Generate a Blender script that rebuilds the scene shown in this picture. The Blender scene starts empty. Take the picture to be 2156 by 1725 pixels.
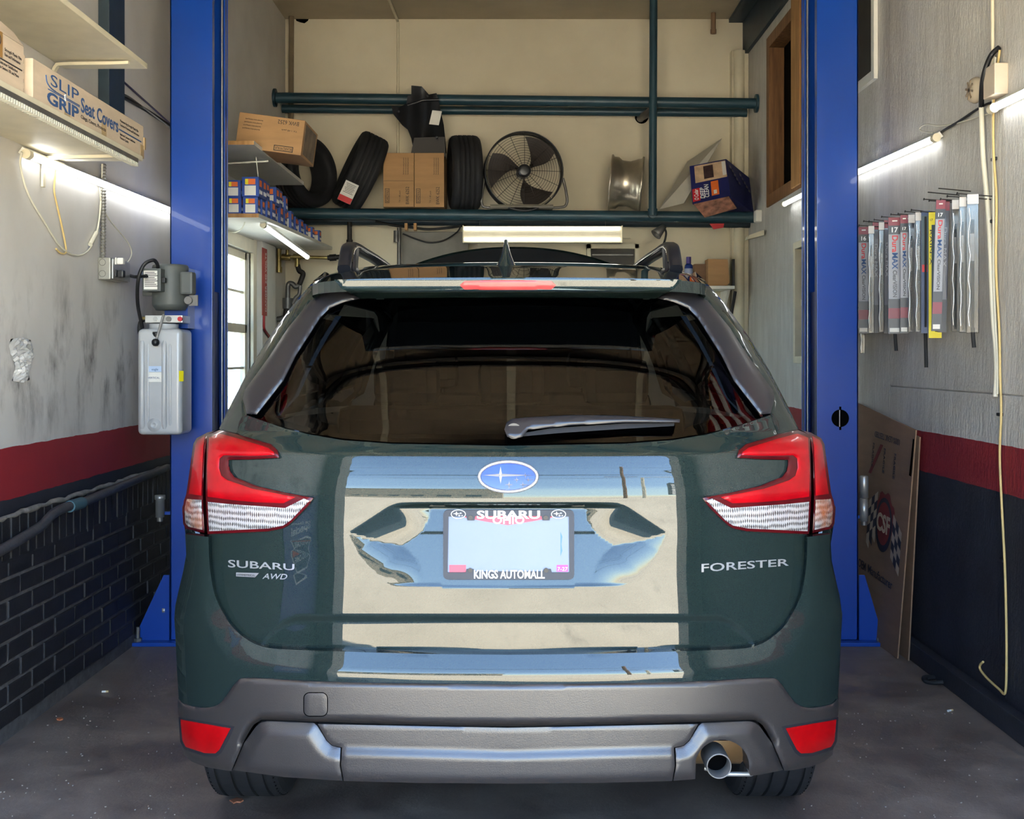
import bpy, bmesh, math, random
import numpy as np
from mathutils import Vector, Matrix
from mathutils.geometry import delaunay_2d_cdt
random.seed(7)
sc = bpy.context.scene
COL = sc.collection
# ------------------------------------------------------------------ camera, light, exposure
F, VX, VY, H = 2500.0, 1090.0, 755.0, 1.37          # focal length and axis in pixels of the 2156x1725 frame, eye height
cam = bpy.data.cameras.new('camera'); cam_o = bpy.data.objects.new('camera', cam); COL.objects.link(cam_o)
cam_o.location = (0, 0, H); cam_o.rotation_euler = (math.pi / 2, 0, 0)
cam.sensor_width = 36.0; cam.lens = F / 2156 * 36
cam.shift_x = (1078 - VX) / 2156; cam.shift_y = -(862.5 - VY) / 2156
cam.clip_end = 500
sc.camera = cam_o
world = bpy.data.worlds.new('sky'); sc.world = world; world.use_nodes = True
wn = world.node_tree
sky = wn.nodes.new('ShaderNodeTexSky'); sky.sky_type = 'NISHITA'; sky.sun_disc = False
SUN = Vector((0.58, 0.10, 0.80)).normalized()
sky.sun_elevation = math.asin(SUN.z); sky.sun_rotation = math.atan2(SUN.x, SUN.y)
sky.air_density = 1.0; sky.dust_density = 0.25; sky.ozone_density = 2.5
wn.nodes['Background'].inputs['Strength'].default_value = 1.5
wn.links.new(sky.outputs[0], wn.nodes['Background'].inputs['Color'])
sl = bpy.data.lights.new('sun', 'SUN'); sl.energy = 50.0; sl.angle = 0.009; sl.color = (1.0, 0.95, 0.86)
so = bpy.data.objects.new('sun', sl); COL.objects.link(so); so.rotation_euler = SUN.to_track_quat('Z', 'Y').to_euler()
so.location = (20, 4, 30)
sc.view_settings.view_transform = 'Standard'; sc.view_settings.look = 'None'
sc.view_settings.gamma = 1.0; sc.view_settings.use_curve_mapping = False
sc.view_settings.exposure = 0.75
sc.cycles.use_denoising = True
sc.cycles.max_bounces = 7; sc.cycles.diffuse_bounces = 4; sc.cycles.glossy_bounces = 4; sc.cycles.use_adaptive_sampling = True; sc.cycles.adaptive_threshold = .05; sc.cycles.adaptive_min_samples = 16
sc.cycles.transparent_max_bounces = 16; sc.cycles.sample_clamp_indirect = 8.0
sc.cycles.caustics_reflective = False; sc.cycles.caustics_refractive = False

# ------------------------------------------------------------------ helpers
XL, XR, YB, YF, ZC = -1.855, 1.825, 9.48, 0.90, 4.08      # inner faces of the bay
def P(px, py, Y): return Vector(((px - VX) * Y / F, Y, H - (py - VY) * Y / F))
def PX(px, py, X):                                          # the point seen at a pixel on the plane x = X
    Y = X * F / (px - VX); return Vector((X, Y, H - (py - VY) * Y / F))
def PZ(px, py, z=0.0):
    Y = (H - z) * F / (py - VY); return Vector(((px - VX) * Y / F, Y, z))

def lin(c): return tuple(((v / 255) / 12.92 if v / 255 < 0.04045 else ((v / 255 + 0.055) / 1.055) ** 2.4) for v in c)
MATS = {}
class N:                                                    # small node helper
    def __init__(s, name):
        s.m = bpy.data.materials.new(name); s.m.use_nodes = True; s.t = s.m.node_tree
        s.b = s.t.nodes['Principled BSDF']; s.out = s.t.nodes['Material Output']; MATS[name] = s.m
    def n(s, typ, **kw):
        q = s.t.nodes.new(typ)
        for k, v in kw.items(): setattr(q, k, v)
        return q
    def l(s, a, b): s.t.links.new(a, b)
    def obj(s): return s.n('ShaderNodeTexCoord').outputs['Object']
    def pos(s): return s.n('ShaderNodeNewGeometry').outputs['Position']
    def noise(s, vec, scale, detail=4, rough=.55, stretch=None):
        if stretch:
            mp = s.n('ShaderNodeMapping'); mp.inputs['Scale'].default_value = stretch; s.l(vec, mp.inputs[0]); vec = mp.outputs[0]
        q = s.n('ShaderNodeTexNoise'); q.inputs['Scale'].default_value = scale; q.inputs['Detail'].default_value = detail
        q.inputs['Roughness'].default_value = rough; s.l(vec, q.inputs['Vector']); return q.outputs['Fac']
    def ramp(s, fac, a, b, c0=(0, 0, 0, 1), c1=(1, 1, 1, 1)):
        q = s.n('ShaderNodeValToRGB'); e = q.color_ramp.elements
        e[0].position = a; e[0].color = c0; e[1].position = b; e[1].color = c1; s.l(fac, q.inputs[0]); return q.outputs[0]
    def mix(s, fac, a, b, blend='MIX'):
        q = s.n('ShaderNodeMix', data_type='RGBA', blend_type=blend)
        for sock, v in ((q.inputs[0], fac), (q.inputs[6], a), (q.inputs[7], b)):
            if isinstance(v, bpy.types.NodeSocket): s.l(v, sock)
            elif isinstance(v, (int, float)): sock.default_value = v
            else: sock.default_value = (*v[:3], 1)
        return q.outputs[2]
    def math(s, op, a, b=0.0):
        q = s.n('ShaderNodeMath', operation=op)
        for sock, v in ((q.inputs[0], a), (q.inputs[1], b)):
            if isinstance(v, bpy.types.NodeSocket): s.l(v, sock)
            else: sock.default_value = v
        return q.outputs[0]
    def bump(s, h, strength=.3, dist=.01):
        q = s.n('ShaderNodeBump'); q.inputs['Strength'].default_value = strength; q.inputs['Distance'].default_value = dist
        s.l(h, q.inputs['Height']); s.l(q.outputs[0], s.b.inputs['Normal']); return q
    def set(s, **kw):
        for k, v in kw.items():
            i = s.b.inputs[k.replace('_', ' ')]
            if isinstance(v, bpy.types.NodeSocket): s.l(v, i)
            elif isinstance(v, tuple) and len(v) == 3: i.default_value = (*v, 1)
            else: i.default_value = v
def mat(name, rgb, rough=.5, metal=0.0, var=.10, scale=9, bump=0.0, bscale=80, coat=0.0, spec=.5, emit=0.0):
    if name in MATS: return MATS[name]
    s = N(name); c = lin(rgb); v = s.obj()
    f = s.ramp(s.noise(v, scale), .3, .7)
    s.set(Base_Color=s.mix(f, tuple(x * (1 - var) for x in c), tuple(min(1, x * (1 + var)) for x in c)), Roughness=rough, Metallic=metal, Coat_Weight=coat)
    s.b.inputs['Specular IOR Level'].default_value = spec
    if bump: s.bump(s.noise(v, bscale), bump, .004)
    if emit:
        s.b.inputs['Emission Color'].default_value = (*c, 1); s.b.inputs['Emission Strength'].default_value = emit
    return s.m

class MB:
    """collects shapes in world coordinates and links them as ONE mesh object"""
    def __init__(s): s.v = []; s.f = []; s.sm = []; s.mi = []; s.cur = 0
    def add(s, vs, fs, smooth=False):
        o = len(s.v); s.v += [tuple(p) for p in vs]
        for f in fs: s.f.append(tuple(i + o for i in f)); s.sm.append(smooth); s.mi.append(s.cur)
        return s
    def box(s, a, b, bev=0.0):
        x0, y0, z0 = (min(a[i], b[i]) for i in range(3)); x1, y1, z1 = (max(a[i], b[i]) for i in range(3))
        return s.obox(((x0+x1)/2, (y0+y1)/2, (z0+z1)/2), ((x1-x0)/2, 0, 0), (0, (y1-y0)/2, 0), (0, 0, (z1-z0)/2), bev)
    def obox(s, c, ux, uy, uz, bev=0.0):                    # centre and three half-axes
        c, ux, uy, uz = map(Vector, (c, ux, uy, uz))
        if bev <= 0:
            vs = [c + i*ux + j*uy + k*uz for i in (-1, 1) for j in (-1, 1) for k in (-1, 1)]
            fl = [(0, 1, 3, 2), (4, 6, 7, 5), (0, 4, 5, 1), (2, 3, 7, 6), (0, 2, 6, 4), (1, 5, 7, 3)]
            if ux.cross(uy).dot(uz) < 0: fl = [f[::-1] for f in fl]
            return s.add(vs, fl)
        L = [ux.length, uy.length, uz.length]; bm = bmesh.new(); bmesh.ops.create_cube(bm, size=2)
        M = Matrix((ux.normalized(), uy.normalized(), uz.normalized())).transposed()
        for q in bm.verts: q.co = Vector((q.co[i]*L[i] for i in range(3)))
        bmesh.ops.bevel(bm, geom=list(bm.edges), offset=min(bev, .9*min(L)), segments=2, profile=.6, affect='EDGES')
        bm.verts.index_update()
        vs = [c + M @ q.co for q in bm.verts]; fl = [tuple(q.index for q in f.verts) for f in bm.faces]; bm.free()
        return s.add(vs, fl)
    def ring_frame(s, d):
        d = Vector(d).normalized(); a = Vector((0, 0, 1)) if abs(d.z) < .9 else Vector((1, 0, 0))
        u = d.cross(a).normalized(); return u, d.cross(u).normalized()
    def cyl(s, p0, p1, r0, r1=None, seg=16, cap=True, smooth=True):
        p0, p1 = Vector(p0), Vector(p1); r1 = r0 if r1 is None else r1; u, w = s.ring_frame(p1 - p0)
        vs = []; fs = []
        for p, r in ((p0, r0), (p1, r1)):
            for i in range(seg):
                t = 2*math.pi*i/seg; vs.append(p + r*(math.cos(t)*u + math.sin(t)*w))
        s.add(vs, [(i, (i+1) % seg, seg+(i+1) % seg, seg+i) for i in range(seg)], smooth)
        if cap: s.add(vs, [tuple(range(seg))[::-1], tuple(range(seg, 2*seg))])
        return s
    def tube(s, pts, r, seg=8, smooth=True, closed=False):
        pts = [Vector(p) for p in pts]; n = len(pts); vs = []; fs = []; u = None
        for i, p in enumerate(pts):
            d = (pts[(i+1) % n] - pts[i-1]) if closed else (pts[min(i+1, n-1)] - pts[max(i-1, 0)])
            if d.length < 1e-9: d = Vector((0, 0, 1))
            d.normalize()
            if u is None: u, w = s.ring_frame(d)
            else:
                u = (u - d*u.dot(d)); u = u.normalized() if u.length > 1e-6 else s.ring_frame(d)[0]; w = d.cross(u)
            rr = r[i] if isinstance(r, (list, tuple)) else r
            for k in range(seg):
                t = 2*math.pi*k/seg; vs.append(p + rr*(math.cos(t)*u + math.sin(t)*w))
        for i in range(n if closed else n-1):
            j = (i+1) % n
            for k in range(seg): fs.append((i*seg+k, i*seg+(k+1) % seg, j*seg+(k+1) % seg, j*seg+k))
        s.add(vs, fs, smooth)
        if not closed: s.add(vs, [tuple(range(seg))[::-1], tuple(range((n-1)*seg, n*seg))])
        return s
    def lathe(s, c, axis, prof, seg=40, smooth=True, a0=0, a1=2*math.pi, up=None):     # prof: (radius, distance along the axis)
        c = Vector(c); d = Vector(axis).normalized(); u, w = s.ring_frame(d) if up is None else (Vector(up), d.cross(Vector(up)))
        full = abs(a1 - a0 - 2*math.pi) < 1e-6; m = seg if full else seg+1; vs = []; fs = []; k = len(prof)
        for i in range(m):
            t = a0 + (a1-a0)*i/seg
            for r, h in prof: vs.append(c + d*h + r*(math.cos(t)*u + math.sin(t)*w))
        for i in range(seg):
            j = (i+1) % m
            for q in range(k-1): fs.append((i*k+q, i*k+q+1, j*k+q+1, j*k+q))
        return s.add(vs, fs, smooth)
    def prism(s, poly, d):                                  # closed 3D polygon pushed along d
        poly = [Vector(p) for p in poly]; d = Vector(d); n = len(poly); vs = poly + [p + d for p in poly]
        nrm = sum(((poly[i]-poly[0]).cross(poly[(i+1) % n]-poly[0]) for i in range(n)), Vector())
        fs = [tuple(range(n)), tuple(range(n, 2*n))[::-1]] + [(i, n+i, n+(i+1) % n, (i+1) % n) for i in range(n)]
        if nrm.dot(d) > 0: fs = [f[::-1] for f in fs]
        return s.add(vs, fs)
    def text(s, string, o, ux, uy, size=None, width=None, align='C', depth=.0006, fn=None, bold=0.0, space=1.0, shear=0.0):
        """flat lettering: o is the baseline point, ux/uy unit directions; or fn maps (x, y, layer) to a point"""
        vs, fs, w, h = text_mesh(string, bold, space, shear)
        k = (size / .73) if size else 1.0; kx = (width / w) if width else k
        if not size: k = kx
        x0 = {'C': w/2, 'L': 0, 'R': w}[align]
        out = []
        if fn is None:
            o, ux, uy = Vector(o), Vector(ux), Vector(uy); nn = ux.cross(uy).normalized()
            for x, y, lay in vs: out.append(o + ux*(x-x0)*kx + uy*y*k + nn*(depth*lay))
        else:
            for x, y, lay in vs: out.append(fn((x-x0)*kx, y*k, lay))
        return s.add(out, fs)
    def build(s, name, m, parent=None, kind=None, base=None):
        me = bpy.data.meshes.new(name)
        off = Vector((0, 0, 0)); loc = Vector((0, 0, 0))
        if parent is not None:
            q = parent
            while q is not None: off += q.location; q = q.parent
        elif s.v:
            a = np.array(s.v); off = Vector(((a[:, 0].min()+a[:, 0].max())/2, (a[:, 1].min()+a[:, 1].max())/2, a[:, 2].min())); loc = off.copy()
        me.from_pydata([(p[0]-off.x, p[1]-off.y, p[2]-off.z) for p in s.v], [], s.f); me.update()
        me.polygons.foreach_set('use_smooth', s.sm)
        ms = m if isinstance(m, (list, tuple)) else [m]
        for q in ms: me.materials.append(q)
        if len(ms) > 1: me.polygons.foreach_set('material_index', s.mi)
        o = bpy.data.objects.new(name, me); COL.objects.link(o); o.location = loc
        if parent is not None: o.parent = parent
        if kind: o['kind'] = kind
        return o
_TX = {}
def text_mesh(string, bold=0.0, space=1.0, shear=0.0):
    key = (string, bold, space, shear)
    if key in _TX: return _TX[key]
    cu = bpy.data.curves.new('t', 'FONT'); cu.body = string; cu.size = 1.0; cu.extrude = .5; cu.offset = bold; cu.space_character = space
    cu.shear = shear; cu.resolution_u = 3
    ob = bpy.data.objects.new('t', cu); me = ob.to_mesh()
    vs = [tuple(v.co) for v in me.vertices]; fs = [tuple(p.vertices) for p in me.polygons]
    if vs:
        x = [v[0] for v in vs]; x0, x1 = min(x), max(x); y1 = max(v[1] for v in vs)
    else: x0 = 0; x1 = 1; y1 = 1
    vs = [(v[0]-x0, v[1], 1.0 if v[2] > 0 else 0.0) for v in vs]
    ob.to_mesh_clear(); bpy.data.objects.remove(ob); bpy.data.curves.remove(cu)
    _TX[key] = (vs, fs, x1-x0, y1); return _TX[key]

def tag(o, label, cat, group=None, kind=None):
    o['label'] = label; o['category'] = cat
    if group: o['group'] = group
    if kind: o['kind'] = kind
    return o
def thing(name, label, cat, loc=(0, 0, 0), group=None):
    o = bpy.data.objects.new(name, None); COL.objects.link(o); o.location = Vector(loc); o.empty_display_size = .1
    return tag(o, label, cat, group)
def struct(name, mb, m): return mb.build(name, m, None, 'structure')
def copy_tree(o, parent=None, dloc=None):
    c = o.copy(); COL.objects.link(c); c.parent = parent
    if dloc is not None: c.location = o.location + Vector(dloc)
    for ch in o.children: copy_tree(ch, c)
    return c
def spline(pts, n=8):                                       # Catmull-Rom through points
    pts = [Vector(p) for p in pts]; out = []
    for i in range(len(pts)-1):
        p0, p1, p2, p3 = pts[max(i-1, 0)], pts[i], pts[i+1], pts[min(i+2, len(pts)-1)]
        for k in range(n):
            t = k/n
            out.append(.5*((2*p1) + (p2-p0)*t + (2*p0-5*p1+4*p2-p3)*t*t + (3*p1-p0-3*p2+p3)*t**3))
    return out + [pts[-1]]
# ------------------------------------------------------------------ materials
def wall_mat(name, stripe0, stripe1, navy_to, rough_paint, left):
    s = N(name); p = s.pos(); sx = s.n('ShaderNodeSeparateXYZ'); s.l(p, sx.inputs[0]); z = sx.outputs[2]; y = sx.outputs[1]
    white = s.mix(s.ramp(s.noise(p, 2.2, 5), .3, .75), lin((196, 192, 186)) if left else lin((192, 188, 180)), lin((214, 211, 206)) if left else lin((213, 209, 202)))
    if rough_paint:                                         # vertical brush and board grain
        g = s.noise(p, 1.0, 8, .7, (14, 14, 2.6))
        white = s.mix(s.math('MULTIPLY', s.ramp(g, .42, .68), .7), white, lin((178, 173, 165)))
        s.bump(s.math('ADD', g, s.noise(p, 55, 6, .7, (1, 1, .45))), .9, .008)
    else:
        s.bump(s.noise(p, 30, 5), .12, .004)
    if left:                                                # soot and oil smears at hand height
        st = s.noise(p, 3.1, 6, .62, (1, 1.5, .8)); st2 = s.noise(p, 17, 5, .7, (1, 1, .35))
        zz = s.math('MULTIPLY', s.ramp(z, .255, .345), s.ramp(z, .47, .36, (0, 0, 0, 1), (1, 1, 1, 1)))
        q = s.n('ShaderNodeMapRange'); q.inputs[1].default_value = 1.0; q.inputs[2].default_value = 1.9; s.l(z, q.inputs[0])
        w = s.math('SUBTRACT', 1.0, s.math('MULTIPLY', s.math('ABSOLUTE', s.math('SUBTRACT', q.outputs[0], .38)), 2.1))
        k = s.math('MULTIPLY', s.math('MAXIMUM', w, 0.0), s.ramp(st, .47, .66)); k = s.math('MULTIPLY', k, s.ramp(st2, .3, .62))
        white = s.mix(s.math('MULTIPLY', k, 1.15), white, lin((70, 62, 58)))
    scr = s.ramp(s.noise(p, 11, 9, .75, (1, 1, .25)), .705, .73)
    white = s.mix(s.math('MULTIPLY', scr, .45), white, lin((95, 90, 84)))
    wob = s.math('ADD', z, s.math('MULTIPLY', s.math('SUBTRACT', s.noise(p, 9, 3), .5), .012))
    def step(at):
        q = s.n('ShaderNodeMath', operation='GREATER_THAN'); s.l(wob, q.inputs[0]); q.inputs[1].default_value = at; return q.outputs[0]
    red = s.mix(s.noise(p, 6, 5), lin((128, 26, 36)), lin((150, 36, 44)))
    navy = s.mix(s.ramp(s.noise(p, 5, 6), .35, .7), lin((30, 31, 40)), lin((44, 46, 56)))
    navy = s.mix(s.ramp(s.noise(p, 40, 8, .8), .70, .74), navy, lin((120, 118, 116)))
    c = s.mix(step(stripe0), navy, red); c = s.mix(step(stripe1), c, white)
    s.set(Base_Color=c, Roughness=.62); return s.m
M_wl = wall_mat('paint_wall_left', .855, 1.045, 0, False, True)
M_wr = wall_mat('paint_wall_right', .865, 1.045, 0, True, False)
def back_mat():
    s = N('paint_wall_back'); p = s.pos()
    c = s.mix(s.ramp(s.noise(p, 1.3, 4), .3, .7), lin((206, 195, 170)), lin((224, 214, 190)))
    c = s.mix(s.math('MULTIPLY', s.ramp(s.noise(p, 26, 8, .8), .70, .74), .5), c, lin((110, 98, 80)))
    s.bump(s.noise(p, 24, 4), .1, .004); s.set(Base_Color=c, Roughness=.6); return s.m
M_wb = back_mat()
def floor_mat():
    s = N('stained_concrete_floor'); p = s.pos()
    a = s.ramp(s.noise(p, 2.0, 8, .7), .38, .62); b = s.ramp(s.noise(p, 7, 8, .7), .35, .7)
    c = s.mix(a, lin((100, 86, 78)), lin((148, 134, 122))); c = s.mix(s.math('MULTIPLY', b, .55), c, lin((110, 98, 92)))
    c = s.mix(s.math('MULTIPLY', s.ramp(s.noise(p, 2.7, 5, .6), .55, .75), .7), c, lin((66, 58, 56)))
    c = s.mix(s.math('MULTIPLY', s.ramp(s.noise(p, 75, 6, .8), .68, .72), .6), c, lin((150, 142, 134)))
    s.set(Base_Color=c, Roughness=s.ramp(a, 0, 1, (.42, .42, .42, 1), (.7, .7, .7, 1))); s.bump(s.noise(p, 60, 8, .7), .35, .006); return s.m
M_floor = floor_mat()
def brick_mat():
    s = N('black_painted_brick'); v = s.pos()
    c = s.mix(s.ramp(s.noise(v, 14, 6), .3, .7), lin((20, 19, 22)), lin((34, 32, 36)))
    c = s.mix(s.math('MULTIPLY', s.ramp(s.noise(v, 60, 8, .8), .68, .73), .7), c, lin((126, 122, 118)))
    s.bump(s.noise(v, 70, 8, .75), .6, .005); s.set(Base_Color=c, Roughness=.55); return s.m
M_brick = brick_mat()
M_mortar = mat('painted_mortar', (84, 80, 80), .8, var=.35, scale=22, bump=.5)
def wood_mat(name, c0, c1):
    s = N(name); v = s.obj(); g = s.noise(v, 4, 6, .6, (9, 9, .7))
    s.set(Base_Color=s.mix(s.ramp(g, .3, .72), lin(c0), lin(c1)), Roughness=.6); s.bump(g, .2, .004); return s.m
M_wood = wood_mat('raw_pine', (150, 104, 56), (196, 150, 92))
M_wood_dark = wood_mat('old_pine', (96, 62, 34), (148, 104, 62))
def card_mat(name, c, amt=.12):
    s = N(name); v = s.obj(); c = lin(c)
    g = s.noise(v, 3, 5, .6, (1, 1, 6)); q = s.noise(v, 5, 4)
    k = s.mix(s.ramp(g, .3, .7), tuple(x*(1-amt) for x in c), tuple(min(1, x*(1+amt)) for x in c))
    s.set(Base_Color=s.mix(s.math('MULTIPLY', s.ramp(q, .5, .8), .25), k, tuple(x*.6 for x in c)), Roughness=.8); s.bump(g, .1, .003); return s.m
M_card = card_mat('brown_cardboard', (178, 138, 96)); M_card_pale = card_mat('pale_cardboard', (208, 188, 164)); M_card_grey = card_mat('dusty_cardboard', (142, 112, 88))
M_white = mat('white_paint', (222, 220, 212), .5, var=.05, bump=.1); M_cream = mat('cream_paint', (214, 205, 180), .55, var=.07)
M_ceil = mat('ceiling_paint', (176, 164, 140), .7, var=.10, scale=2)
M_teal = mat('teal_steel_paint', (36, 66, 78), .42, var=.2, scale=5, bump=.15); M_teal_dk = mat('dark_teal_steel', (40, 56, 66), .5, var=.2)
M_blue = mat('blue_gloss_enamel', (8, 62, 152), .30, var=.06, scale=3, bump=.05, bscale=30, coat=.3)
M_blue_in = mat('channel_blue_enamel', (8, 44, 116), .45, var=.15)
M_black = mat('black_plastic', (24, 24, 26), .45, var=.2); M_rubber = mat('black_rubber', (26, 26, 28), .75, var=.2, scale=20, bump=.2)
M_tyre = mat('tyre_rubber', (30, 30, 33), .7, var=.18, scale=14, bump=.15)
M_steel = mat('zinc_steel', (168, 168, 166), .35, .6, var=.15); M_steel_dk = mat('dull_steel', (110, 107, 104), .45, .5, var=.25)
M_alu = mat('cast_aluminium', (190, 190, 188), .35, .9, var=.08); M_chrome = mat('chrome_plating', (225, 226, 228), .08, 1.0, var=.02)
M_grey_pl = mat('grey_motor_enamel', (84, 88, 86), .5, var=.08, bump=.1)
M_ink = mat('blue_ink', (52, 84, 132), .7, var=.15); M_ink_k = mat('black_ink', (46, 42, 44), .7, var=.2); M_ink_w = mat('white_print', (236, 236, 236), .6, var=.03)
M_paper = mat('white_paper', (224, 222, 216), .7, var=.05); M_red = mat('red_print', (196, 30, 40), .5, var=.08); M_orange = mat('orange_print', (232, 112, 44), .55, var=.1)
M_yellow = mat('yellow_print', (236, 220, 30), .45, var=.06); M_boxblue = mat('blue_carton', (26, 66, 150), .5, var=.12)
M_tape = mat('tan_tape', (176, 150, 110), .35, var=.1)
M_cord_w = mat('white_cable', (206, 202, 184), .5, var=.08); M_cord_y = mat('cream_cable', (206, 180, 118), .5, var=.08); M_cord_k = mat('black_cable', (22, 22, 24), .5, var=.1)
M_conduit = mat('grey_conduit', (150, 148, 140), .45, .5, var=.15); M_brass = mat('tarnished_brass', (150, 132, 84), .4, .8, var=.25); M_iron = mat('black_iron', (46, 42, 40), .6, .4, var=.25)
def led_mat(name, strength, c=(0.93, 0.97, 1.0)):
    s = N(name); s.set(Base_Color=(.9, .9, .9)); s.b.inputs['Emission Color'].default_value = (*c, 1); s.b.inputs['Emission Strength'].default_value = strength; return s.m
M_led = led_mat('lit_led_tube', 6.0); M_led2 = led_mat('lit_led_strip', 3.2, (1.0, .98, .93))
def glass_mat(name, tint, rough=0.0, ior=1.5):              # thin pane: fresnel mirror over a tinted see-through sheet
    s = N(name); tr = s.n('ShaderNodeBsdfTransparent'); tr.inputs[0].default_value = (*tint, 1)
    gl = s.n('ShaderNodeBsdfGlossy'); gl.inputs['Roughness'].default_value = rough; fr = s.n('ShaderNodeFresnel'); bf = s.n('ShaderNodeNewGeometry').outputs['Backfacing']; s.l(s.math('ADD', ior, s.math('MULTIPLY', bf, 1/ior-ior)), fr.inputs[0])
    mx = s.n('ShaderNodeMixShader'); s.l(fr.outputs[0], mx.inputs[0]); s.l(tr.outputs[0], mx.inputs[1]); s.l(gl.outputs[0], mx.inputs[2])
    s.l(mx.outputs[0], s.out.inputs[0]); return s.m
M_pane = glass_mat('window_pane', (.82, .88, .92)); M_blister = glass_mat('clear_blister_film', (.80, .80, .80), .12, 1.6)
M_tint = glass_mat('tinted_car_glass', (.06, .065, .07), 0.0, 1.45); M_wscreen = glass_mat('windscreen_glass', (.72, .8, .78))
M_pave = None
def pave():
    s = N('sunlit_concrete'); p = s.pos()
    c = s.mix(s.ramp(s.noise(p, .6, 6), .3, .7), lin((186, 174, 150)), lin((210, 198, 172)))
    c = s.mix(s.math('MULTIPLY', s.ramp(s.noise(p, 2.3, 8, .7, (1, .3, 1)), .58, .72), .5), c, lin((130, 120, 104)))
    s.set(Base_Color=c, Roughness=.85); return s.m
M_pave = pave()

# ------------------------------------------------------------------ the bay: floor, walls, ceiling, opening
m = MB(); m.box((XL-.2, YF, -.12), (XR+.2, YB+.15, 0)); struct('floor', m, M_floor)
m = MB(); m.box((-60, YF, -.14), (XL-.2, 60, -.02)); m.box((XR+.2, YF, -.14), (60, 60, -.02)); struct('ground', m, M_pave)
m = MB(); m.box((-60, -90, -.14), (60, YF, -.01)); o = m.build('pavement', M_pave, None, 'structure')
T = .09; TL = .07
# left wall with its window hole; plaster face above, brick below
WY0, WY1, WZ0, WZ1 = 6.95, 8.24, .98, 2.10
m = MB()
m.box((XL-TL, YF, 0), (XL, WY0, ZC)); m.box((XL-TL, WY1, 0), (XL, YB+.09, ZC)); m.box((XL-TL, WY0, 0), (XL, WY1, WZ0)); m.box((XL-TL, WY0, WZ1), (XL, WY1, ZC))
wall_left = struct('wall_left', m, M_wl)
# the brick plinth: backing of mortar, eight courses and a soldier course on top
bx = XL + .03; c_h = .0755; b0 = .022
q = MB(); q.box((XL-.02, 3.3, 0), (bx-.007, 6.9, .80)); q.build('mortar_bed', M_mortar, wall_left)
bL = .213
brick_me = None; sold_me = None
def brick_obj(name, me, loc, jitter):
    o = bpy.data.objects.new(name, me); COL.objects.link(o); o.parent = wall_left
    o.location = Vector(loc) - wall_left.location + Vector((random.uniform(-jitter, jitter*.3), 0, random.uniform(-.0012, .0012))); o.rotation_euler = (random.uniform(-.006, .006), 0, random.uniform(-.008, .008)); return o
def proto(name, mb, m):
    o = mb.build(name, m); me = o.data; bpy.data.objects.remove(o); return me
q = MB(); q.obox((0, 0, 0), (.045, 0, 0), (0, bL/2-.006, 0), (0, 0, c_h/2-.006), .005); brick_me = proto('brick', q, M_brick)
q = MB(); q.obox((0, 0, 0), (.045, 0, 0), (0, c_h/2-.006, 0), (0, 0, .083), .005); sold_me = proto('brick', q, M_brick)
for r in range(8):
    y = 3.3 + (bL/2 if r % 2 else 0); z = b0 + c_h*(r+.5)
    while y < 6.85: brick_obj('brick', brick_me, (bx-.045, y+bL/2, z-c_h/2+.035), .004); y += bL
y = 3.3
while y < 6.85: brick_obj('brick', sold_me, (bx-.045, y+c_h/2, b0+c_h*8+.006), .004); y += c_h
q = MB()
yy = 3.3
pts = []
while yy < 6.9: pts.append((bx-.006+random.uniform(-.006, .004), yy, .803+random.uniform(-.005, .006))); yy += .06
q.tube(pts, [.011+random.uniform(-.004, .004) for _ in pts], 6); q.build('mortar_ledge', mat('pale_mortar', (128, 124, 118), .9, var=.4, scale=18, bump=.6), wall_left)
# right wall with three openings, cut into painted boards
O1 = (6.02, 6.90, 2.79, 3.98)      # high dark hatch with a white frame, right of the column
O2 = (7.58, 8.66, 2.47, 3.70)     # timber-framed opening
O3 = (7.10, 7.82, 1.34, 2.13)     # small sash window
m = MB()
def wall_strip(y0, y1, holes):
    z = 0
    for a, b in sorted(holes): m.box((XR, y0, z), (XR+T, y1, a)); z = b
    m.box((XR, y0, z), (XR+T, y1, ZC))
wall_strip(YF, O1[0], []); wall_strip(O1[0], O1[1], [O1[2:]]); wall_strip(O1[1], O3[0], []); wall_strip(O3[0], O2[0], [O3[2:]])
wall_strip(O2[0], O3[1], [O3[2:], O2[2:]]); wall_strip(O3[1], O2[1], [O2[2:]]); wall_strip(O2[1], YB+.15, [])
wall_right = struct('wall_right', m, M_wr)
def panel(y0, y1, z0, z1, t=.008):
    q = MB(); q.box((XR-t, y0+.0015, z0+.003), (XR+.001, y1-.0015, z1-.003)); q.build('wall_board', M_wr, wall_right)
a = PX(1862, 812, XR-.008); zs = a.z
panel(3.2, 4.42, zs, ZC-.02); panel(4.42, 5.80, zs, ZC-.02)
panel(3.2, 4.42, .10, zs); panel(4.42, 5.80, .10, zs); panel(5.80, 7.08, 1.05, 2.44)
m = MB(); m.box((XR-.045, YF, 0), (XR+.01, YB, .085), .006); struct('baseboard_right', m, mat('navy_kerb_paint', (44, 44, 50), .6, var=.3, scale=6, bump=.4))
m = MB(); m.box((XL-T, YB, 0), (XR+T, YB+T, ZC)); wall_back = struct('wall_back', m, M_wb)
m = MB(); m.box((XL-T, YF-.1, ZC), (XR+T, YB+T, ZC+.15)); struct('ceiling', m, M_ceil)
# front wall around the door opening
DX0, DX1, DZ = -1.62, 1.60, 3.05
m = MB(); m.box((XL-T, YF-.25, 0), (DX0, YF, ZC+.6)); m.box((DX1, YF-.25, 0), (XR+T, YF, ZC+.6)); m.box((DX0, YF-.25, DZ), (DX1, YF, ZC+.6))
struct('wall_front', m, mat('front_wall_plaster', (168, 160, 148), .7, var=.1))
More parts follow.
